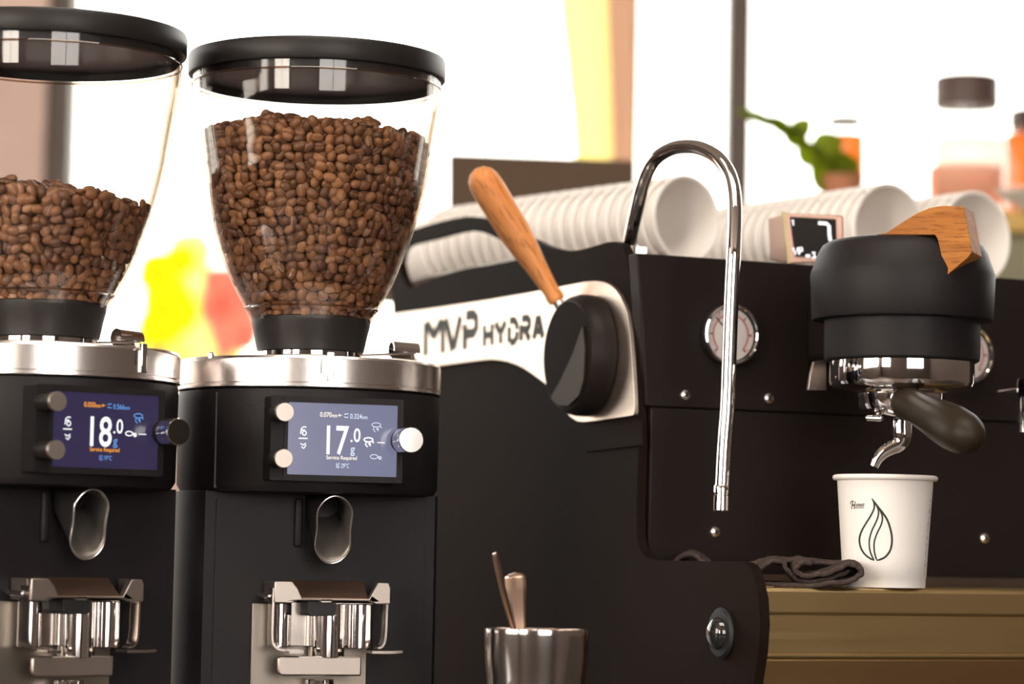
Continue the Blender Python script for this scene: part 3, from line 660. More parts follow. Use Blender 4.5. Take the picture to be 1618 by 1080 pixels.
def gauge(px, py, r=.0246):
    u_, z_ = front(px, py, -.0035); fr = lambda x, y, z: M(u_ + x, -.0035 - z, z_ + y)
    gg = mk('pressure_gauge', MB().lathe([(r * .98, 0), (r * .98, .006), (r * .9, .0062)], 64, fr=fr), K['gap'], **MP)
    Gp = dict(parent=gg)
    mk('bezel', MB().ring([(r * .93, .005), (r * 1.0, .005), (r * 1.02, .0075), (r * .99, .0098), (r * .93, .0102), (r * .90, .0092)], 96, fr=fr), K['chrome'], **Gp)
    mk('dial', MB().lathe([(r * .86, .0062), (r * .86, .0066), (r * .85, .0067)], 64, fr=fr), K['dial'], **Gp)
    tk = MB(); rd = MB()
    for i in range(0, 49):
        a = radians(225 - 270 * i / 48); L0, wd = (.12, .02) if i % 8 == 0 else (.05, .008)
        x0, x1 = r * .66, r * (.66 + L0)
        v = [(cos(a) * x - sin(a) * y, sin(a) * x + cos(a) * y) for x, y in ((x0, -wd * r), (x1, -wd * r), (x1, wd * r), (x0, wd * r))]
        (tk if i % 8 == 0 else rd).add([fr(p[0], p[1], .0069) for p in v], [(0, 1, 2, 3)])
    v, f = stroke([(r * .64 * cos(radians(t)), r * .64 * sin(radians(t))) for t in range(-45, 226, 6)], r * .035); rd.add([fr(p.x, p.y, .0069) for p in v], f)
    mk('tick_marks', tk, K['gap'], fix=False, **Gp); mk('red_scale', rd, K['red'], fix=False, **Gp)
    for s_, a in (('0', 225), ('3', 124), ('12', 0), ('15', -40)):
        v, f = text2d(s_, r * .2, 1, 0, 0, 'CENTER'); cx_, cy_ = r * .79 * cos(radians(a)), r * .79 * sin(radians(a)) - r * .07
        mk('numeral', MB().add([fr(q[0] + cx_, q[1] + cy_, .0069) for q in v], f), K['red'], fix=False, **Gp)
    a = radians(137); v, f = stroke([(-r * .12 * cos(a), -r * .12 * sin(a)), (r * .3 * cos(a), r * .3 * sin(a)), (r * .72 * cos(a), r * .72 * sin(a))], [r * .08, r * .065, r * .03])
    mk('needle', MB().add([fr(p.x, p.y, .0074) for p in v], f), K['gap'], fix=False, **Gp)
    mk('hub', MB().lathe([(r * .09, .007), (r * .09, .0084), (r * .05, .0088)], 20, fr=fr), K['gap'], **Gp)
    mk('gauge_glass', MB().lathe([(r * .92, .0090), (r * .92, .0096)], 64, fr=fr), K['pane'], **Gp)
gauge(1148, 529); gauge(1521, 560)
# steam lever (beech handle on a black boss)
bv, bz = side(934, 562, -.008)
bf = lambda x, y, z: M(-.0078 - z, bv + x, bz + y)
rb = .0495
boss = mk('lever_boss', MB().lathe([(rb * .95, 0), (rb, .0015), (rb * 1.005, .006), (rb * 1.0, .0115), (rb * .965, .0175), (rb * .91, .0215), (rb * .885, .0222)], 96, fr=bf), K['rubber'], **MP)
mk('boss_face', MB().lathe([(rb * .885, .020), (rb * .875, .0226), (rb * .5, .0229), (.0005, .0230)], 96, fr=bf), K['sidep'], parent=boss)
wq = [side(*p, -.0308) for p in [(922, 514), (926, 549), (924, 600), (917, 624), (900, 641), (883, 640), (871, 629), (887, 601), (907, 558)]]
mk('boss_sheen', MB().prism([wq], sf(-.0308), -.0012, .0005), mat('boss_painted_sheen', (.034, .024, .016, 1), .5, spec=.1), parent=boss, bevel=.0005)  # paler wedge: reflection off the boss face, put into shape and colour
p0 = on(886, 484, M(-.018, 0, 0), MU); p1 = at(764, 286, p0.y - .004)
ax = (p1 - p0).normalized(); Lh = (p1 - p0).length
q = ax.to_track_quat('Z', 'Y').to_matrix().to_4x4(); q.translation = p0
def in_world(prof, nseg=40): 
    m_ = MB().lathe(prof, nseg); return m_
def mk_local(name, mb, m_, parent, mw):
    me = bpy.data.meshes.new(name); me.from_pydata([tuple(v) for v in mb.v], [], mb.f); me.update(); fix_normals(me); smooth(me); me.materials.append(m_)
    o = bpy.data.objects.new(name, me); COL.objects.link(o); o.parent = parent; o.matrix_basis = MW[parent.name].inverted() @ mw; MW[o.name] = mw; return o
k = Lh + .012
hd = mk_local('steam_lever_handle', in_world([(.0062, .005), (.0071, .006), (.0076, .010), (.0068, .014), (.0072, .02), (.0092, .04), (.0118, .058), (.0132, .072), (.0138, k - .022), (.0132, k - .012), (.0110, k - .006), (.0065, k - .0015), (.0010, k)]), K['oakhandle'], mach, q)
hd['label'] = 'oiled beech wood handle'
mk_local('lever_stem', in_world([(.0046, -.012), (.0046, .006), (.004, .0065)], 24), K['steel'], mach, q)
# steam wand
px_path = [(995, 388), (997, 371), (1001, 352), (1006, 330), (1011, 308), (1017, 285), (1028, 261), (1040, 247), (1054, 238), (1068, 233), (1083, 231.5), (1098, 232), (1112, 236), (1126, 243), (1138, 253), (1149, 269), (1156, 287), (1160, 310), (1161, 345), (1159, 400), (1156.5, 450), (1153, 540), (1149.5, 640), (1145, 700), (1141.5, 765), (1140.5, 780)]
nP = len(px_path); path = []
for i, p in enumerate(px_path):
    path.append(at(p[0], p[1], 2.300 - .128 * min(1, i / 19) ** 1.0))
wand = mk('steam_wand', MB().tube(crom(path, 4), .0057, 24), K['chrome'], ang=50, **MP)
tipa, tipb = at(1140.5, 766, path[-1].y), at(1139.5, 807, path[-1].y)
mk('wand_tip', MB().tube([tipa, tipa.lerp(tipb, .04), tipa.lerp(tipb, .30), tipa.lerp(tipb, .33), tipa.lerp(tipb, .37), tipa.lerp(tipb, .40), tipa.lerp(tipb, .96), tipb], [.0058, .0062, .0062, .0057, .0057, .0062, .0062, .0057], 28), K['chrome'], parent=wand)
wb = at(996, 393, 2.300)
mk('wand_fitting', MB().tube([wb + Vector((0, 0, -.02)), wb, wb + Vector((0, 0, .003))], [.0075, .0075, .006], 24).box((wb.x + .004, wb.y - .006, wb.z - .012), (wb.x + .013, wb.y + .006, wb.z + .001)), K['steel'], parent=wand)
# group head
GC = M(.1409, -.16, 0); gx = on(1425, 560, GC, Vector((0, 1, 0))).x; GC = Vector((gx, GC.y, 0))
def gz_(y, r=0): return at(1425, y, GC.y).z
sc = GC.y / F
gfr = lambda x, y, z: Vector((GC.x + x, GC.y + y, z))
grp = mk('group_head', MB().lathe([(118 * sc, gz_(572)), (122 * sc, gz_(569)), (123 * sc, gz_(560)), (123 * sc, gz_(500))], 96, fr=gfr), K['black'], **MP)
cp = [(135 * sc, gz_(508)), (141 * sc, gz_(507)), (143 * sc, gz_(503)), (146 * sc, gz_(436)), (143.5 * sc, gz_(428)), (134 * sc, gz_(402)), (127 * sc, gz_(390)), (117 * sc, gz_(384)), (95 * sc, gz_(380)), (60 * sc, gz_(378)), (20 * sc, gz_(377))]
mk('group_cap', MB().lathe(cp, 96, fr=gfr), K['black'], parent=grp)
mk('group_neck', MB().box((.146, -.14, gz_(555)), (.200, -.003, gz_(430)), M), K['black2'], bevel=.006, **MP)
bell = [(112 * sc, gz_(574)), (114 * sc, gz_(573)), (114.5 * sc, gz_(604)), (112 * sc, gz_(611)), (104 * sc, gz_(616)), (78 * sc, gz_(619)), (75 * sc, gz_(622))]
mk('group_ring', MB().lathe(bell, 96, fr=gfr), K['chrome'], parent=grp)
# bracket sliver left of the ring
br = [front(*p, -.10) for p in [(1277, 616), (1281, 590), (1286, 571), (1306, 568), (1306, 616)]]
mk('group_bracket', MB().prism([br], ff(-.10), 0, .003), K['steel_soft'], bevel=.0005, **MP)
# wooden paddle on the cap
PA = radians(21); LP = Vector((cos(PA), -sin(PA), 0)); TP = Vector((sin(PA), cos(PA), 0)); PO = Vector((at(1500, 400, GC.y - .066).x, GC.y - .066, 0))
def pad(cx, cy):
    p = on(1250 + cx / 4.155, 300 + cy / 4.155, PO, TP) - PO; return (p.dot(LP), p.z)
pts = [(560, 292), (625, 282), (680, 244), (740, 205), (830, 150), (900, 121), (960, 107), (1020, 104), (1135, 110), (1188, 405), (1165, 440), (1015, 566), (996, 480), (975, 380), (960, 318), (945, 294)]
mpw = Matrix.Translation(PO) @ Matrix((LP, TP, Vector((0, 0, 1)))).transposed().to_4x4()
pb = MB().prism([[pad(*p) for p in pts]], lambda a, b, d: Vector((a, d, b)), 0, .036)
pdl = mk_local('paddle', pb, K['oakpaddle'], mach, mpw); pdl['label'] = 'oak wood paddle'
bm_ = pdl.modifiers.new('bevel', 'BEVEL'); bm_.width = .0016; bm_.segments = 3; bm_.limit_method = 'ANGLE'; bm_.angle_limit = radians(35)
pv = at(1385, 371.5, GC.y - .03)
mk('paddle_plate', MB().box((pv.x - .010, pv.y, pv.z - .005), (pv.x + .012, pv.y + .03, pv.z)), K['steel'], bevel=.001, **MP)
# drip tray
TZ = at(1400, 928, 2.163).z
vf = side(1205, 930)[0] + .012
dt = mk('drip_tray', MB().box((.006, vf + .0015, TZ - .050), (1.0, -.004, TZ - .0015), M), K['brass'], bevel=.0025, **MP)
mk('tray_lip', MB().box((.006, vf, TZ - .021), (1.0, vf + .012, TZ - .0005), M), K['brass'], parent=dt, bevel=.003)
mk('tray_bead', MB().tube([M(.006, vf + .0025, TZ - .0505), M(1.0, vf + .0025, TZ - .0505)], .0022, 12), K['brass'], parent=dt)
mk('tray_grate', MB().box((.010, vf + .0125, TZ - .0015), (.99, -.006, TZ), M), K['brass'], parent=dt, bevel=.0004)
mk('tray_upstand', MB().box((.010, -.022, TZ), (.99, -.006, TZ + .0075), M), mat('brown_upstand', (.06, .04, .03, 1), .4, .3), parent=dt, bevel=.001)
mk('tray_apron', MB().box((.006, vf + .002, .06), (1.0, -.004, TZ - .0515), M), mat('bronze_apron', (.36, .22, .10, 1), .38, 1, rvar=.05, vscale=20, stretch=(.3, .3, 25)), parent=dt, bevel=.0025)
# second group's hot-water fitting at the right edge
hw = at(1612, 640, 2.25)
tap = mk('water_tap', MB().lathe([(.0085, at(1612, 684, 2.25).z), (.0095, at(1612, 682, 2.25).z), (.0095, at(1612, 604, 2.25).z), (.0085, at(1612, 598, 2.25).z)], 32, (at(1626, 640, 2.25).x, 2.25)), K['chrome'], **MP)
mk('tap_rod', MB().tube([at(1580, 620, 2.30), at(1592, 618.5, 2.27), at(1610, 616, 2.25)], .0022, 12), K['steel'], parent=tap)

# ================================================================== PORTAFILTER (locked in the group)
pf = empty('portafilter', (GC.x, GC.y, gz_(650))); tag(pf, 'chrome portafilter with black rubber handle and curved spout locked under the group head', 'portafilter')
pc = MB().lathe([(52 * sc, gz_(650)), (62 * sc, gz_(648)), (66 * sc, gz_(643)), (67.5 * sc, gz_(612)), (74 * sc, gz_(611)), (75 * sc, gz_(620.5))][::1], 64, fr=lambda x, y, z: gfr(x - 4 * sc, y, z))
mk('basket_holder', MB().lathe([(20 * sc, gz_(664)), (34 * sc, gz_(661)), (52 * sc, gz_(655)), (64 * sc, gz_(648)), (67 * sc, gz_(640)), (68 * sc, gz_(622.4))], 64, fr=lambda x, y, z: gfr(x - 2 * sc, y, z)), K['chrome'], pf)
mk('basket_lug', MB().box((GC.x - 62 * sc, GC.y - .022, gz_(668)), (GC.x - 34 * sc, GC.y - .006, gz_(658))), K['chrome'], pf, bevel=.002)
sy = GC.y - .004
spp = [(1425, 664), (1425, 676), (1425, 690), (1420, 700), (1408, 706), (1396, 714), (1387, 724), (1381, 737)]
so_ = mk('spout', MB().tube(crom([at(a, b, sy) for a, b in spp], 5), [.0078] * 8 + [.0078, .0077, .0076, .0074, .0072] + list(np.linspace(.0070, .0033, 23)), 24), K['chrome'], pf, ang=60)
ha, hb_ = at(1430, 634, GC.y - .034), at(1530, 688, GC.y - .150)
hx_ = (hb_ - ha).normalized(); Lq = (hb_ - ha).length; q2 = hx_.to_track_quat('Z', 'Y').to_matrix().to_4x4(); q2.translation = ha
mk_local('handle', MB().lathe([(.009, -.004), (.0115, 0), (.0128, .004), (.0130, .012), (.0122, .028), (.0135, .050), (.0155, .075), (.0163, .095), (.0158, Lq - .012), (.0140, Lq - .002), (.0105, Lq + .005), (.005, Lq + .009), (.001, Lq + .010)], 48), mat('brown_black_grip', (.026, .018, .011, 1), .45, spec=.2), pf, q2)
mk_local('handle_ferrule', MB().lathe([(.006, -.014), (.0066, -.013), (.0105, -.004), (.0105, .0005)], 32), K['chrome'], pf, q2)

# ================================================================== CUPS
def cup_prof(rt_, rb_, h, w=.0007):
    q = .0033; d = rt_ - q - rb_
    o = [(rb_ - .0015, .0), (rb_, .0), (rb_ + d * .06, h * .085), (rb_ + d * .067 + .0003, h * .09)]
    o += [(rb_ + d * t, h * t) for t in (.3, .6, .955)]
    rim = [(rt_ - .0021 + .0021 * cos(a), h - .0021 + .0021 * sin(a)) for a in [radians(x) for x in (-100, -70, -30, 10, 50, 90, 130, 170)]]
    i = [(rt_ - .0044, h * .955), (rb_ + d * .3 - w, h * .3), (rb_ - w, .0065), (.0002, .006), (.0002, .0052), (rb_ - .0015, .0052)]
    return o + rim + i
def cup_mesh(name, rt_, rb_, h, n=64):
    m_ = MB().ring(cup_prof(rt_, rb_, h), n); me = bpy.data.meshes.new(name); me.from_pydata([tuple(v) for v in m_.v], [], m_.f); fix_normals(me); smooth(me, 40)
    me.materials.append(K['paper']); return me
# the cup under the spout
H_, RT_, RB_ = .0846, .0398, .0308
cpos = at(1397, 928, GC.y + .0); cup = bpy.data.objects.new('paper_cup', cup_mesh('paper_cup', RT_, RB_, H_, 96)); COL.objects.link(cup)
cup.location = (cpos.x, cpos.y, TZ + .0003); MW[cup.name] = Matrix.Translation(cup.location)
tag(cup, 'white paper cup with black flame logo standing on the drip tray under the spout', 'cup')
caz = -atan2(cpos.x, cpos.y)
def on_cup(px, py, off=.00018):
    z = at(px, py, cpos.y - .033).z - TZ; r = RB_ + (RT_ - .0033 - RB_) * max(0, z / H_) + off
    dx = (px - 1397) * sc * .985; s_ = max(-.999, min(.999, dx / r)); a = asin(s_) + caz * -1 * -1
    return Vector((r * sin(a), -r * cos(a), z))
ix = lambda cx, cy: (1300 + cx / 4.695, 720 + cy / 4.695)
def cupstroke(mb, pts, w, closed=False):
    P2 = crom([(a, b, 0) for a, b in pts], 8); L_ = len(P2)
    w *= 1.35; ww = [w * (.3 + .7 * min(1, min(i, L_ - 1 - i) / 6)) for i in range(L_)]
    v, f = stroke(P2, ww); mb.add([on_cup(*ix(p.x, p.y)) for p in v], f)
lg = MB()
cupstroke(lg, [(358, 316), (374, 345), (376, 390), (352, 445), (318, 500), (285, 560), (270, 620), (280, 680), (310, 730), (350, 762), (382, 778)], 10)
cupstroke(lg, [(358, 316), (395, 368), (440, 425), (475, 480), (500, 555), (510, 630), (498, 700), (465, 748), (430, 768), (396, 778)], 11)
cupstroke(lg, [(380, 350), (405, 395), (408, 440), (392, 490), (360, 560), (343, 630), (348, 700), (366, 750), (382, 776)], 9)
cupstroke(lg, [(400, 375), (425, 415), (438, 460), (430, 510), (398, 580), (380, 640), (380, 700), (392, 755), (404, 776)], 9)
mk('flame_logo', lg, K['paperprint'], parent=cup, world=False, fix=False)
ho = MB()
for tx, xa, xb, yb, hh in (('H', 206, 240, 392, 54), ('onest', 241, 306, 376, 26)):
    v, f = text2d(tx, 1, 1, .02, .3, 'LEFT', 3); xm0 = min(q[0] for q in v); xm1 = max(q[0] for q in v); ym1 = max(q[1] for q in v); ym0 = min(0, min(q[1] for q in v))
    ho.add([on_cup(*ix(xa + (q[0] - xm0) / (xm1 - xm0) * (xb - xa), yb - q[1] / ym1 * hh)) for q in v], f)
cupstroke(ho, [(200, 362), (202, 344), (216, 334), (226, 340)], 4)
mk('name_print', ho, K['paperprint'], parent=cup, world=False, fix=False)
bar = MB(); v, f = stroke([(232 + i * 7, 386) for i in range(11)], 6); bar.add([on_cup(*ix(p.x, p.y)) for p in v], f)
mk('underline_print', bar, K['inkgrey'], parent=cup, world=False, fix=False)
dd = MB(); y = 285
while y < 880:
    x = 795 - (y - 285) * .078; l_ = R_.choice((5, 7, 9, 14)); w_ = R_.choice((3, 5, 6))
    if R_.random() < .75:
        v, f = stroke([(x + R_.uniform(-2, 2), y), (x, y + l_)], w_); dd.add([on_cup(*ix(p.x, p.y)) for p in v], f)
    y += l_ + R_.choice((4, 6, 12))
mk('side_print', dd, K['inkgrey'], parent=cup, world=False, fix=False)
# stacks lying on the cup tray
def cup_stack(px, py, Y, yaw, rt_, rb_, h, n, gap, label_of, group):
    me = cup_mesh('paper_cup', rt_, rb_, h); mouth = at(px, py, Y); mouth.z = CT - .001 + rt_ + .0003
    d = Vector((-sin(yaw), cos(yaw), 0))                      # towards the bases
    rot = (-d).to_track_quat('Z', 'Y').to_matrix().to_4x4()
    for i in range(n):
        o = bpy.data.objects.new('paper_cup', me); COL.objects.link(o)
        b = mouth + d * (h + gap * i); mm_ = rot.copy(); mm_.translation = b
        mm_ = mm_ @ Matrix.Rotation(R_.random() * 6, 4, 'Z'); o.matrix_world = mm_
        tag(o, label_of(i), 'cup', group)
ORD = 'foremost second third fourth fifth sixth seventh eighth ninth tenth eleventh twelfth thirteenth fourteenth fifteenth sixteenth seventeenth eighteenth nineteenth twentieth twenty-first twenty-second twenty-third rearmost'.split()
def lab(which, n):
    def f_(i):
        if i == 0: return 'white cup, foremost of the %s, open mouth showing' % which
        if i == n - 1: return 'white cup, rearmost of the %s' % which
        return 'white cup, %s from the open end of the %s' % (ORD[i], which)
    return f_
cup_stack(1086, 338, 2.535, radians(38), .040, .0275, .092, 22, .0165, lab('cup stack behind the steam wand', 22), 'cups in the stack behind the steam wand')
cup_stack(1407, 348, 2.64, radians(33), .045, .031, .095, 24, .0160, lab('cup stack behind the little display', 24), 'cups in the stack behind the little display')
cup_stack(1543, 360, 2.685, radians(33.5), .045, .031, .095, 22, .0160, lab('cup stack farthest to the right', 22), 'cups in the stack farthest to the right')

# ================================================================== small display box on the machine
YD = 2.33
bx = empty('shot_timer', at(1285, 414, YD)); tag(bx, 'small bronze-framed digital display standing on the machine beside the group cap', 'display')
bm = MB(); fr4 = [at(1239, 336, YD), at(1333, 340, YD), at(1334, 414, YD), at(1247, 417, YD)]
bk4 = [at(1213, 344, YD + .05), at(1305, 345, YD + .05), at(1305, 412, YD + .05), at(1216, 411, YD + .05)]
bm.add(fr4 + bk4, [(0, 1, 2, 3), (7, 6, 5, 4), (0, 4, 5, 1), (1, 5, 6, 2), (2, 6, 7, 3), (3, 7, 4, 0)])
mk('case', bm, mat('bronze_casing', (.42, .26, .20, 1), .4, .6, bump=.1), bx, bevel=.0015)
e2 = [at(1236, 334, YD - .0005), at(1241, 334, YD - .0005), at(1250, 418, YD - .0005), at(1245, 418, YD - .0005)]
mk('trim_strip', MB().add(e2 + [p + Vector((0, .008, 0)) for p in e2], [(0, 1, 2, 3), (7, 6, 5, 4), (0, 4, 5, 1), (1, 5, 6, 2), (2, 6, 7, 3), (3, 7, 4, 0)]), mat('dull_gold_trim', (.30, .24, .13, 1), .4, 1), bx)
s4 = [at(1248, 342, YD - .001), at(1321, 346, YD - .001), at(1323, 408, YD - .001), at(1256, 405, YD - .001)]
mk('screen', MB().add(s4 + [p + Vector((0, .0006, 0)) for p in s4], [(0, 1, 2, 3), (7, 6, 5, 4), (0, 4, 5, 1), (1, 5, 6, 2), (2, 6, 7, 3), (3, 7, 4, 0)]), mat('display_black', (.012, .008, .007, 1), .4, spec=.1), bx)
seg = MB()
def sg(pts, w):
    v, f = stroke([(a, b) for a, b in pts], w); seg.add([at(p.x, p.y, YD - .0014) for p in v], f)
sg([(1250.5, 349), (1253, 347), (1253.5, 356)], 2)
sg([(1293, 352), (1306, 353), (1310, 357), (1310.5, 370), (1312, 380)], 5); sg([(1253, 391), (1257, 402), (1261, 391)], 2.5)
sg([(1263, 402), (1262, 391), (1267, 391), (1268, 396), (1263, 397)], 2.5); sg([(1273, 404), (1280, 404)], 4); sg([(1283, 399), (1288, 399), (1286, 402), (1289, 406), (1283, 407)], 2.6)
mk('readout', seg, emis('display_digits', (1, 1, 1, 1), 1.4), bx, fix=False)

# ================================================================== pitcher, spoons, cloth
K['pitch'] = mat('pitcher_steel', (.86, .82, .80, 1), .12, 1, rvar=.05, vscale=60, stretch=(1, 1, .03))
PY = 1.98; ps = PY / F
pp = at(847, 1080, PY); zt = at(847, 993, PY).z
pit = empty('milk_pitcher', (pp.x, PY, 0)); tag(pit, 'polished steel pitcher holding two spoons in front of the machine', 'pitcher')
ro = 82 * ps
oprof = [(.040, .0), (.0415, .002), (.0410, .03), (ro * .93, zt - .047), (ro * .94, zt - .034), (ro * .985, zt - .020), (ro, zt - .004), (ro * 1.005, zt - .001), (ro, zt)]
iprof = [(r - .0012, max(z, .002)) for r, z in reversed(oprof)]
mk('pitcher_body', MB().ring(oprof + iprof, 96, (pp.x, PY)), K['pitch'], pit)
mk('pitcher_base', MB().lathe([(.0405, .0005), (.0405, .0025)], 64, (pp.x, PY)), K['pitch'], pit)
hpts = [(ro - .001, zt - .012), (ro + .02, zt - .014), (ro + .032, zt - .03), (ro + .028, zt - .07), (ro + .008, zt - .10), (.040, zt - .112)]
mk('pitcher_handle', MB().tube(crom([(pp.x + r * .45, PY + r * .89, z) for r, z in hpts], 6), .0035, 12), K['pitch'], pit)
def spoon(pa, pb, w, label, edge):
    a, b = at(*pa), at(*pb); d = (a - b).normalized(); L_ = (a - b).length
    root = empty('spoon', b - d * .09); tag(root, label, 'spoon', 'spoons in the steel pitcher')
    sd = Vector((1, 0, 0)) if not edge else Vector((.25, .97, 0)); sd = (sd - d * sd.dot(d)).normalized(); nn = d.cross(sd)
    vs = []; fs = []; N = 48
    for i in range(N + 1):
        t = i / N; hw_ = w * (.45 + .55 * min(1, t * 1.25) ** 1.5) * (sqrt(max(0, 1 - ((t - .92) / .08) ** 2)) if t > .92 else 1); hw_ = max(hw_, .0004)
        c = (b - d * .01) + d * (L_ + .01) * t + nn * .001 * sin(t * 4)
        for (s_, h_) in ((-1, 0), (-.7, .0013), (.7, .0013), (1, 0), (.7, -.0013), (-.7, -.0013)): vs.append(c + sd * hw_ * s_ + nn * h_)
    for i in range(N):
        for k in range(6): fs.append((i * 6 + k, i * 6 + (k + 1) % 6, i * 6 + 6 + (k + 1) % 6, i * 6 + 6 + k))
    fs += [tuple(range(5, -1, -1)), tuple(N * 6 + k for k in range(6))]
    mk('handle', MB().add(vs, fs), mat('spoon_copper_steel', (.85, .60, .45, 1), .28, 1), root)
    bl = MB(); n = 16
    for k in range(9):
        t = k / 8; rr_ = .013 * sqrt(max(0.0004, 1 - (2 * t - 1) ** 2))
        for j in range(n):
            a_ = pi * 2 * j / n; bl.v.append((b - d * (.01 + .045 * t)) + sd * rr_ * cos(a_) + nn * (rr_ * .35 * sin(a_)))
    for k in range(8):
        for j in range(n): bl.f.append((k * n + j, k * n + (j + 1) % n, (k + 1) * n + (j + 1) % n, (k + 1) * n + j))
    mk('bowl', bl, K['steel'], root)
spoon((780, 873, PY + .012), (813, 994, PY + .004), .0062, 'slim spoon standing tallest in the steel pitcher, seen edge on', True)
spoon((813, 904, PY - .006), (822, 994, PY - .002), .0072, 'shorter spoon with broad rounded handle end in the steel pitcher', False)
# folded cloth on the drip tray
def fold(path, w0, dy, name, par, seed, Y0):
    P2 = crom([(a, b, 0) for a, b in path], 7); mb = MB(); n = 12; L_ = len(P2)
    for j in range(n + 1):
        t = j / n; y = Y0 + dy * t; sh = sin(t * 5 + seed) * 2.2
        for i, p in enumerate(P2):
            qx = p.x + sh + 4 * noise.noise(Vector((i * .25, t * 3, seed))); qy = p.y - (t * 4) + 3.0 * noise.noise(Vector((i * .3 + 9, t * 4, seed)))
            dd_ = on(min(qx, 1215), 900, C0 + MU * .016, MU).y; mb.v.append(at(qx, qy, max(y, dd_ + .05 * t)))
    for j in range(n):
        for i in range(L_ - 1): mb.f.append((j * L_ + i, j * L_ + i + 1, (j + 1) * L_ + i + 1, (j + 1) * L_ + i))
    o = mk(name, mb, K['cloth'], par, fix=False, ang=180); s_ = o.modifiers.new('thick', 'SOLIDIFY'); s_.thickness = w0; s_.offset = 0
    su = o.modifiers.new('soft', 'SUBSURF'); su.levels = su.render_levels = 1
    return o
cr0 = empty('cleaning_cloth', M(.05, -.12, TZ)); tag(cr0, 'crumpled dark grey cleaning cloth folded on the drip tray beside the paper cup', 'cloth')
fold([(1075, 924), (1130, 922), (1200, 924), (1270, 925), (1315, 921), (1340, 917), (1356, 910), (1359, 902), (1352, 893), (1338, 892), (1322, 899), (1296, 907), (1272, 909), (1258, 905), (1254, 898), (1262, 890), (1282, 889)], .0040, .040, 'cloth_fold', cr0, 1.0, 2.105)
fold([(1068, 912), (1120, 910), (1190, 905), (1205, 893), (1222, 886), (1236, 890), (1246, 904), (1262, 917), (1300, 916), (1330, 906), (1340, 900)], .0036, .050, 'cloth_fold', cr0, 2.3, 2.112)
fold([(1060, 905), (1072, 884), (1090, 876), (1108, 882), (1125, 895), (1160, 903), (1195, 890), (1215, 886), (1240, 887), (1262, 885), (1290, 889), (1320, 891), (1344, 894)], .0034, .045, 'cloth_fold', cr0, 4.1, 2.135)

# ================================================================== BACKGROUND (out of focus)
# side cabinet behind the machine, with jars and a plant on it
YC = 3.95
zc_ = at(1400, 350, YC).z
K['cabm'] = mat('olive_grey_cabinet', (.22, .20, .12, 1), .6, var=.1)
cb = empty('side_cabinet', (at(1500, 300, YC).x, YC + .15, ZF)); tag(cb, 'olive grey cabinet behind the espresso machine that carries the jars', 'cabinet')
xa, xb = at(1195, 300, YC).x, at(1990, 300, YC).x
mk('cabinet_top', MB().box((xa, YC - .16, zc_ - .03), (xb, YC + .28, zc_)), mat('yellow_wood_top', (.55, .34, .08, 1), .5, var=.1), cb, bevel=.003)
mk('cabinet_body', MB().box((xa + .02, YC - .14, ZF), (xb - .02, YC + .26, zc_ - .03)), K['cabm'], cb, bevel=.003)
K['lidwood'] = mat('dark_jar_lid', (.09, .055, .045, 1), .5)
def transl(name, col):
    m = bpy.data.materials.new(name); m.use_nodes = True; n = m.node_tree.nodes; L = m.node_tree.links; b = n['Principled BSDF']
    b.inputs['Base Color'].default_value = col; b.inputs['Roughness'].default_value = .4
    t = n.new('ShaderNodeBsdfTranslucent'); t.inputs[0].default_value = col; x = n.new('ShaderNodeMixShader'); x.inputs[0].default_value = .7
    tr = n.new('ShaderNodeBsdfTransparent'); tr.inputs[0].default_value = col; x2 = n.new('ShaderNodeMixShader'); x2.inputs[0].default_value = .35
    L.new(b.outputs[0], x.inputs[1]); L.new(t.outputs[0], x.inputs[2]); L.new(x.outputs[0], x2.inputs[1]); L.new(tr.outputs[0], x2.inputs[2]); L.new(x2.outputs[0], n['Material Output'].inputs[0]); return m
K['orange'] = transl('orange_preserve', (.90, .40, .14, 1)); K['cream'] = transl('pale_label_paper', (.95, .92, .85, 1)); K['yel'] = transl('yellow_preserve', (.95, .75, .12, 1))
def jar(px0, px1, ptop, Y, label, content, paper=True, lid_h=48, fillf=.7):
    s_ = Y / F; cxp = (px0 + px1) / 2; c = at(cxp, 300, Y); r = (px1 - px0) / 2 * s_; zt_ = at(cxp, ptop, Y).z; lh = lid_h * s_
    root = empty('preserve_jar', (c.x, Y, zc_)); tag(root, label, 'jar', None)
    mk('jar_lid', MB().lathe([(r * .97, zt_ - lh), (r * 1.0, zt_ - lh + .002), (r * 1.0, zt_ - .003), (r * .96, zt_)], 32, (c.x, Y)), K['lidwood'], root, bevel=.001)
    zb = zt_ - lh; R1 = r * 1.22
    op = [(R1 * .9, zc_ + .001), (R1, zc_ + .006), (R1, zb - .045), (R1 * .9, zb - .022), (r * .88, zb - .010), (r * .88, zb)]
    mk('jar_glass', MB().ring(op + [(q - .003, max(z, zc_ + .004)) for q, z in reversed(op)], 40, (c.x, Y)), K['pane'], root)
    hz2 = zc_ + (zb - zc_) * fillf
    mk('jar_contents', MB().lathe([(R1 * .85, zc_ + .006), (R1 * .93, zc_ + .009), (R1 * .93, hz2 - .003), (R1 * .88, hz2)], 32, (c.x, Y)), content, root)
    if paper:
        lb = MB(); n = 18
        for z in (zc_ + .03, zb - .045):
            for k in range(n + 1):
                a = -pi / 2 - 1.0 + 2.0 * k / n; lb.v.append(Vector((c.x + (R1 + .001) * cos(a), Y + (R1 + .001) * sin(a), z)))
        for k in range(n): lb.f.append((k, k + 1, n + 2 + k, n + 1 + k))
        o = mk('jar_label', lb, K['cream'], root, fix=False); t_ = o.modifiers.new('t', 'SOLIDIFY'); t_.thickness = .0005
    return root
jar(1474, 1578, 122, 3.93, 'tall glass jar with dark lid and big pale label, rear right', K['orange'], True, 50, .48)
jar(1306, 1362, 186, 4.02, 'small orange jar standing behind the green plant', K['orange'], False, 12, .9)
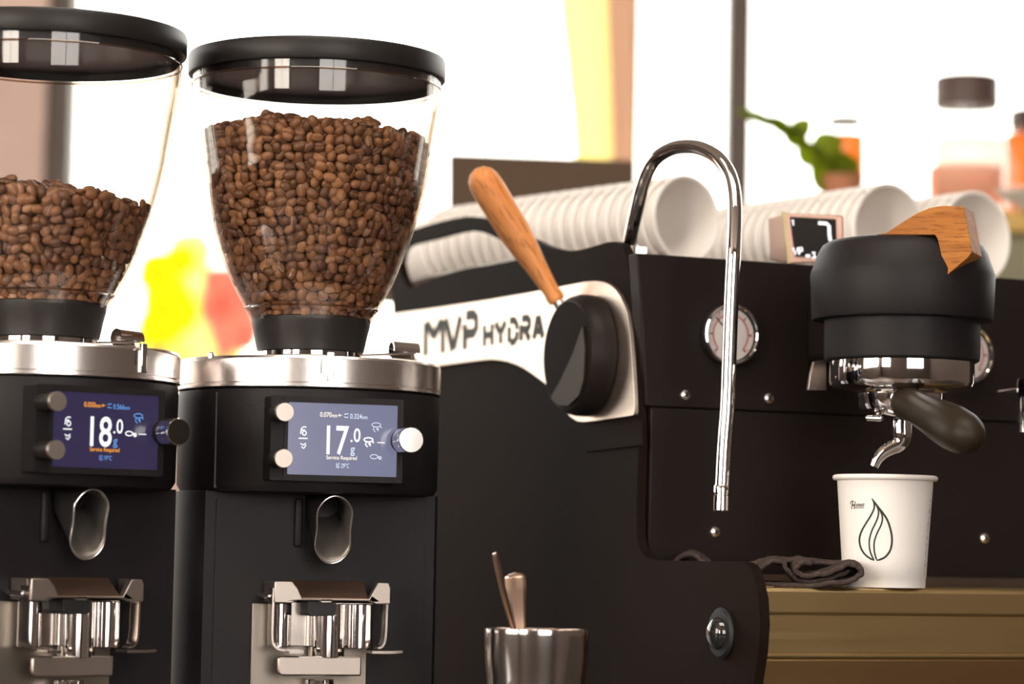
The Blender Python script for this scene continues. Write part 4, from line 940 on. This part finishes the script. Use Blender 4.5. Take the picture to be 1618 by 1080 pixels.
jar(1594, 1690, 175, 4.09, 'orange jar cut by the right edge of the picture', K['orange'], False, 30, .95)
pls = empty('plate_stack', at(1640, 330, 3.8)); 
c = at(1652, 335, 3.8); pls.location = (c.x, 3.8, zc_); MW[pls.name] = Matrix.Translation(pls.location)
tag(pls, 'white dish standing on the cabinet at the right edge', 'dish')
mk('dish_bowl', MB().lathe([(.03, zc_), (.035, zc_ + .003), (.068, zc_ + .022), (.070, zc_ + .026), (.066, zc_ + .026), (.03, zc_ + .008)], 40, (c.x, 3.8)), K['paper'], pls)
# plant in a pot
K['leaf'] = transl('green_leaf', (.30, .36, .02, 1))
YP = 3.75; pc_ = at(1330, 300, YP)
plant = empty('potted_plant', (pc_.x, YP, zc_)); tag(plant, 'green leafy plant arching to the left in front of the bright window', 'plant')
mk('pot', MB().lathe([(.022, zc_), (.030, zc_ + .035), (.031, zc_ + .036), (.026, zc_ + .036)], 32, (pc_.x, YP)), mat('terracotta_pot', (.5, .2, .1, 1), .8), plant)
st = [at(1330, 312, YP), at(1318, 272, YP), at(1290, 238, YP - .01), at(1262, 212, YP - .02), at(1225, 194, YP - .03), at(1176, 178, YP - .05)]
mk('stem', MB().tube(crom(st, 6), [.004] * 12 + [.003] * 19, 10), K['leaf'], plant)
def leaf(base, tip, w, nrm, name='leaf'):
    d = (tip - base); L_ = d.length; d.normalize(); sd = d.cross(Vector(nrm)).normalized(); up = sd.cross(d); mb = MB(); N = 8
    for i in range(N + 1):
        t = i / N; ww = w * 1.35 * sin(pi * min(1, t * .92 + .06)) ** .75; c_ = base + d * L_ * t - up * .25 * L_ * t * t * .3
        for (s_, h_) in ((-1, .15), (-.5, .05), (0, -.03), (.5, .05), (1, .15)): mb.v.append(c_ + sd * ww * s_ + up * ww * h_)
    for i in range(N):
        for k in range(4): mb.f.append((i * 5 + k, i * 5 + k + 1, i * 5 + 6 + k, i * 5 + 5 + k))
    o = mk(name, mb, K['leaf'], plant, fix=False, ang=180); t_ = o.modifiers.new('t', 'SOLIDIFY'); t_.thickness = .0008
for (a, b, w) in (((1232, 200, YP), (1168, 172, YP - .04), .007), ((1258, 214, YP), (1210, 184, YP - .03), .009), ((1252, 218, YP), (1280, 186, YP), .011), ((1275, 230, YP), (1238, 202, YP), .012),
                  ((1285, 245, YP), (1330, 214, YP), .016), ((1296, 262, YP), (1262, 226, YP), .014), ((1305, 268, YP), (1352, 262, YP - .03), .018), ((1310, 288, YP), (1356, 250, YP), .017), ((1322, 300, YP), (1284, 258, YP - .02), .017), ((1325, 306, YP), (1350, 278, YP), .015)):
    leaf(at(*a), at(*b), w, (0, -1, .3))
# dark monitor behind the first stack
YM = 3.45
mo = empty('monitor', (at(856, 400, YM).x, YM, 0)); tag(mo, 'dark out-of-focus screen panel standing behind the wooden lever', 'monitor')
q4 = [at(709, 242, YM), at(1004, 253, YM), at(1004, 470, YM), at(709, 470, YM)]
mk('monitor_case', MB().add(q4 + [p + Vector((0, .03, 0)) for p in q4], [(0, 1, 2, 3), (7, 6, 5, 4), (0, 4, 5, 1), (1, 5, 6, 2), (2, 6, 7, 3), (3, 7, 4, 0)]), mat('monitor_dark', (.085, .052, .030, 1), .6, spec=.2), mo, bevel=.004)
mc = at(856, 470, YM)
mk('monitor_stand', MB().lathe([(.07, -.03), (.07, -.02), (.02, -.015), (.02, mc.z + .02)], 32, (mc.x, YM + .015)), K['lidwood'], mo)
sd_ = empty('back_shelf', (mc.x, YM, ZF)); tag(sd_, 'dark low shelf behind the counter that carries the monitor', 'shelf')
mk('shelf_board', MB().box((mc.x - .45, YM - .12, -.06), (mc.x + .45, YM + .2, -.03)), K['lidwood'], sd_)
mk('shelf_body', MB().box((mc.x - .42, YM - .10, ZF), (mc.x + .42, YM + .18, -.06)), K['lidwood'], sd_)
# curtain gathered beside the window
K['curt'] = transl('cream_curtain', (.80, .66, .24, 1)); K['curt2'] = transl('tan_curtain_band', (.34, .19, .12, 1))
YK = 4.8; mb = MB(); N = 90
x0 = at(880, 100, YK).x; x1 = at(1008, 100, YK).x
for z in np.linspace(.36 + .22, 2.3, 14):
    tt = (z - .58) / 1.72
    for i in range(N + 1):
        t = i / N; sw = x1 - (x1 - x0) * (1 - t) * (.80 + .5 * tt ** 1.2 + .12 * sin(z * 6)); mb.v.append(Vector((sw, YK + .03 * sin(t * 42) * (1 - .25 * sin(z * 3)) + .02 * sin(t * 13 + z * 4), z)))
for j in range(13):
    for i in range(N): mb.f.append((j * (N + 1) + i, j * (N + 1) + i + 1, (j + 1) * (N + 1) + i + 1, (j + 1) * (N + 1) + i))
nb_ = N + 1; cut = 54
band = MB(); band.v = list(mb.v); band.f = [f for f in mb.f if f[0] % nb_ >= cut]; mb.f = [f for f in mb.f if f[0] % nb_ < cut]
cu = mk('curtain', mb, K['curt'], fix=False, ang=180)
mk('curtain_band', band, K['curt2'], parent=cu, fix=False, ang=180)
tag(cu, 'cream curtain gathered beside the bright window behind the machine', 'curtain')
# flowering shrubs outside
def shrub(name, pxs, Y, rr, col, label, zbot):
    root = empty(name, (at(pxs[0][0], pxs[0][1], Y).x, Y, ZF - .05)); tag(root, label, 'shrub')
    m_ = mat(name + '_petals', col, .7, spec=.1); mb = MB(); r2 = random.Random(3)
    for (a, b, rad) in pxs:
        c_ = at(a, b, Y)
        for _ in range(900):
            v_ = Vector((r2.gauss(0, 1), r2.gauss(0, 1), r2.gauss(0, 1))).normalized() * rad * Y / F * (.55 + .45 * r2.random() ** .5); p = c_ + v_
            n_ = Vector((r2.gauss(0, 1), r2.gauss(0, 1), r2.gauss(0, 1))).normalized(); t1 = n_.orthogonal().normalized(); t2 = n_.cross(t1); s_ = .028
            mb.add([p - t1 * s_, p + t2 * s_ * .7 + n_ * .004, p + t1 * s_, p - t2 * s_ * .7 + n_ * .004], [(0, 1, 2, 3)])
    mk('blossom', mb, m_, root, fix=False, ang=180)['kind'] = 'stuff'
    b = at(pxs[0][0], pxs[0][1], Y); mk('trunk', MB().tube([(b.x, Y, ZF - .05), (b.x + .02, Y, 0), b], [.03, .025, .015], 10), K['lidwood'], root)
shrub('yellow_shrub', [(250, 430, 24), (262, 470, 28), (252, 515, 26), (282, 495, 22), (285, 410, 14)], 7.0, 0, (1, .96, .008, 1), 'yellow flowering shrub outside the window between the two hoppers', 0)
shrub('coral_shrub', [(352, 480, 32), (385, 450, 30), (372, 520, 32), (345, 445, 16)], 7.4, 0, (.95, .36, .27, 1), 'coral pink flowering shrub outside the window beside the right hopper', 0)

shrub('cream_shrub', [(270, 440, 40), (310, 490, 55), (330, 550, 50), (255, 540, 40), (300, 400, 30)], 8.2, 0, (1, .95, .36, 1), 'pale yellow shrub farther outside, behind the yellow and coral shrubs', 0)
SC.cycles.transparent_max_bounces = 24; SC.cycles.max_bounces = 10; SC.cycles.glossy_bounces = 6
SC.cycles.sample_clamp_indirect = 6
